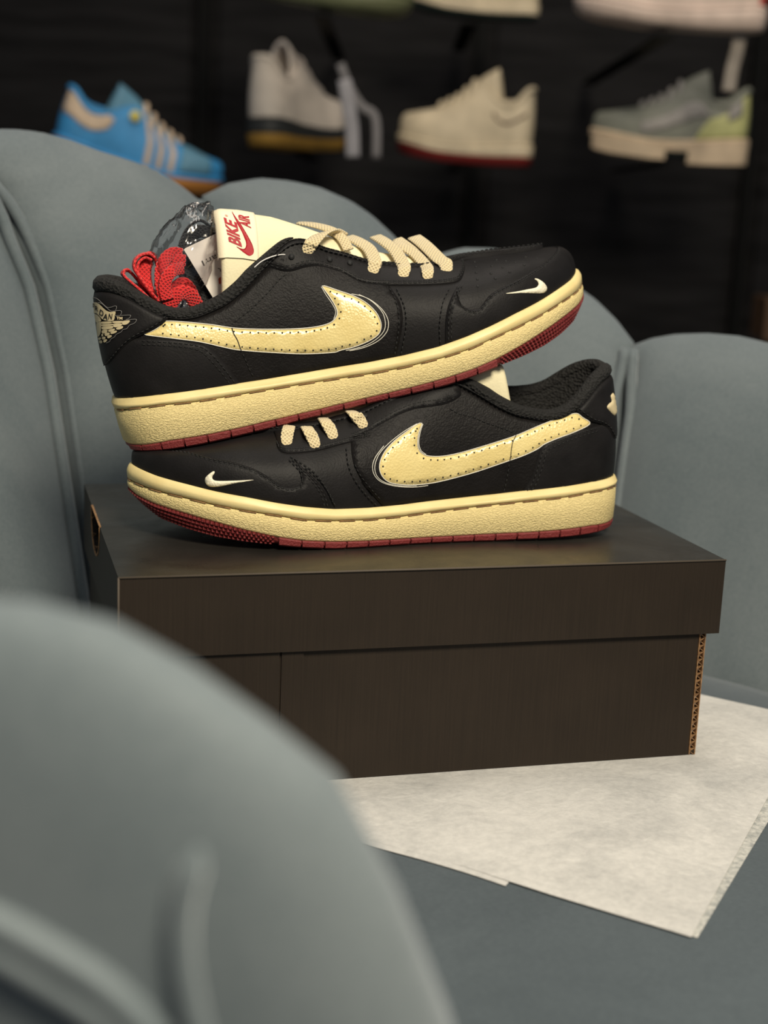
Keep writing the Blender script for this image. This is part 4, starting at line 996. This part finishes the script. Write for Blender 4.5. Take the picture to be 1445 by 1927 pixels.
def Qx(sh, s, t, lat=True):
    """param coords for outline position s on the lateral side, height t 0..1"""
    i = np.interp(s, sh.out[:sh.itoe, 0], np.arange(sh.itoe)); return np.array([i/sh.N*sh.per, t*.1])
def band(sh, e, name, L, mt, off=.0015):
    Q = resample(np.array([Qx(sh, a, b) for a, b in L]), .004, True); sh.patch(name, Q, off*sh.p.k, mt, e, step=.008)
cr = plain('ivory_leather', (.62, .52, .36)); 
c_blue = plain('sky_blue_suede', (.035, .26, .56)); c_beige = plain('beige_suede', (.60, .46, .33)); c_gum = plain('gum_rubber', (.42, .17, .03)); c_gold = plain('gold_foil', (.6, .52, .12), .4)
c_blue2 = plain('dusty_blue_suede', (.10, .25, .36))
def ex_blue(sh, e, p):
    for k in range(3):
        a = .150+k*.020; band(sh, e, 'stripe', [(a-.004, .02), (a+.006, .02), (a+.006, .5), (a-.004, .98), (a-.014, .98), (a-.004, .5)], c_beige)
    band(sh, e, 'heel_tab', [(.002, .98), (.002, .46), (.03, .46), (.058, .46), (.080, .58), (.088, .80), (.078, .97)], c_beige)
    band(sh, e, 'toe_cap', [(.205, .05), (.262, .05), (.262, .5), (.235, .98), (.205, .98)], c_blue2)
    mb = MB(); q = Qx(sh, .118, .80); sh.disc(mb, sh.S(q, .006), sh.sample(sh.NW, q[0]/sh.per*sh.N, q[1]/.1), .009, 16); mb.build('side_badge', c_gold, e)
bg_sneaker('sky blue sneaker with three beige stripes and gum sole, left on the wall', (92, 288), (398, 376), 2.30, -1, dict(upper=c_blue, foxing=c_blue, mid=c_gum, sole=c_gum, lining=c_beige, tongue=c_blue2, lace=c_beige), 18, high=1.15, extra=ex_blue)
c_w = plain('off_white_leather', (.62, .55, .48)); c_blk = plain('black_rubber', (.02, .022, .022)); c_yel = plain('amber_rubber', (.36, .20, .035)); c_redl = plain('red_lining', (.30, .02, .01))
def ex_white(sh, e, p):
    pass
eW, shW, pW = bg_sneaker('off-white sneaker with black midsole and amber outsole, seen from its heel', (485, 262), (625, 262), 2.45, -1, dict(upper=c_w, foxing=c_blk, mid=c_blk, sole=c_yel, lining=c_redl, tongue=c_w, lace=c_w, thick=.014), 66, high=1.32, L=.30)
c_red = plain('dark_red_rubber', (.20, .012, .010)); c_lr = plain('crimson_lining', (.30, .005, .012)); c_dbr = plain('dark_brown_print', (.08, .03, .02))
def ex_cream(sh, e, p):
    Q = resample(np.array([Qx(sh, a, b) for a, b in [(.015, .52), (.06, .50), (.085, .62), (.083, .74), (.075, .60), (.055, .56), (.015, .58)]]), .002, True); sh.patch('side_logo', Q, .002, c_dbr, e, step=.004)
bg_sneaker('ivory sneaker with dark red sole and red lining on the wall', (1000, 306), (745, 283), 2.55, 1, dict(upper=cr, foxing=cr, mid=cr, sole=c_red, lining=c_lr, tongue=cr, lace=cr, thick=.013), 14, high=1.5, extra=ex_cream)
c_gr = plain('grey_green_mesh', (.20, .205, .165)); c_lim = plain('pale_lime_fabric', (.46, .46, .19)); c_bg2 = plain('warm_beige_foam', (.62, .48, .33)); c_dkg = plain('dark_green_rubber', (.008, .02, .018)); c_gw = plain('light_grey_overlay', (.30, .28, .26))
def ex_run(sh, e, p):
    band(sh, e, 'heel_overlay', [(.003, .02), (.10, .02), (.075, .55), (.03, .90), (.003, .9)], c_lim)
    band(sh, e, 'side_overlay', [(.075, .62), (.12, .30), (.20, .10), (.20, .35), (.13, .60), (.09, .85)], c_gw)
    band(sh, e, 'heel_clip', [(.02, .5), (.045, .5), (.045, .92), (.02, .92)], c_gw, .004)
    # chunky midsole blocks with a gap under the arch
    for a0_, a1_, dz in ((.0, .112, .016), (.150, .286, .012)):
        idx = [i for i in range(sh.N) if a0_ <= sh.out[i, 0] <= a1_]
        P0 = sh.out[idx]; P0 = P0[np.argsort(np.arctan2(P0[:, 1], P0[:, 0]-(a0_+a1_)/2))]
        a = np.stack([P0[:, 0], P0[:, 1]*1.06, wt('gr', P0[:, 0])], 1); b = a.copy(); b[:, 2] = wt('bot', P0[:, 0])-dz
        k = len(P0); mo('sole_block', p.w(np.vstack([a, b])), [tuple(range(k)), tuple(range(2*k-1, k-1, -1))]+[(i, (i+1) % k, k+(i+1) % k, k+i) for i in range(k)], c_bg2, e, smooth=False)
bg_sneaker('grey-green running sneaker with chunky beige sole on the wall at right', (1405, 300), (1112, 278), 2.45, 1, dict(upper=c_gr, foxing=c_bg2, mid=c_bg2, sole=c_dkg, lining=c_gr, tongue=c_gr, lace=c_gw, thick=.004), 8, high=1.25, extra=ex_run)
# top row, only the soles in frame
c_ol = plain('olive_rubber', (.14, .15, .075)); c_pk = plain('pale_pink_leather', (.66, .52, .44)); c_rd = plain('red_tab', (.55, .08, .06)); c_dk = plain('black_knit', (.02, .02, .022)); c_ww = plain('white_leather', (.5, .48, .45))
bg_sneaker('black and white sneaker with olive sole cut off at the top edge', (440, -20), (770, 45), 2.35, -1, dict(upper=c_dk, foxing=c_ol, mid=c_ol, sole=c_ol, lining=c_dk, tongue=c_ww, lace=c_ww), -8, group='sneakers on the upper wall row')
bg_sneaker('cream sneaker with dark green outsole cut off at the top centre', (1012, 40), (765, 14), 2.55, 1, dict(upper=cr, foxing=cr, mid=cr, sole=c_dkg, lining=c_dk, tongue=cr), 10, group='sneakers on the upper wall row')
def ex_pink(sh, e, p):
    V, F, U = ribbon(catmull([bg(q, 2.16) for q in [(1394, 50), (1388, 90), (1378, 130), (1371, 172)]], 6), rh, .020, .003, 8); mo('hanging_strap', V, F, plain('pale_strap', (.36, .31, .26)), e, uv=U)
    band(sh, e, 'heel_tab', [(.001, .02), (.014, .02), (.014, .6), (.001, .6)], c_rd)
bg_sneaker('pale pink sneaker with thick sole cut off at the top right corner', (1438, 62), (1080, 30), 2.15, 1, dict(upper=c_pk, foxing=c_pk, mid=c_pk, sole=c_pk, lining=c_dk, tongue=c_pk), 6, group='sneakers on the upper wall row', extra=ex_pink)
# hanging laces / straps
def strap(label, pts, dist, w_, mt, name='hanging_strap', cat='strap'):
    P = catmull([bg(p, dist) for p in pts], 6); V, F, U = ribbon(P, rh, w_, .003, 8); o = mo(name, V, F, mt, uv=U, origin=tuple(P[0])); tag(o, label, cat); return o
c_tag = plain('grey_tag_card', (.17, .16, .165)); c_tag2 = plain('white_tag_card', (.30, .29, .31))
strap('grey paper tag strip dangling in front of the off-white sneaker', [(640, 120), (658, 165), (680, 200), (706, 222), (708, 298)], 2.30, .014, c_tag, 'hanging_tag', 'tag')
strap('pale swing tag hanging lowest beside the amber outsole', [(648, 150), (656, 200), (662, 240), (664, 296)], 2.28, .022, c_tag2, 'hanging_tag', 'tag')
# shelf plates on the wall carrying the sneakers
def shelf(px0, px1, dist, label):
    a = bg(px0, dist); b = bg(px1, dist); z = min(a[2], b[2])-.012
    V, F = box_vf(np.array([a[0], a[1], z-.006])-fh*.04, (b-a)*np.array([1, 1, 0]), fh*(WD-dist+.04-.03), (0, 0, .006)); o = mo('display_shelf', V, F, M['rail'], smooth=False, origin=(a[0], a[1], z)); tag(o, label, 'shelf')
V, F = box_vf(bg((1436, 640), 2.6), rh*.12, fh*.1, Zv*.075); o = mo('brown_carton', V, F, plain('brown_card', (.09, .045, .02)), smooth=False); tag(o, 'dim brown carton cut off by the right edge behind the chair', 'box')
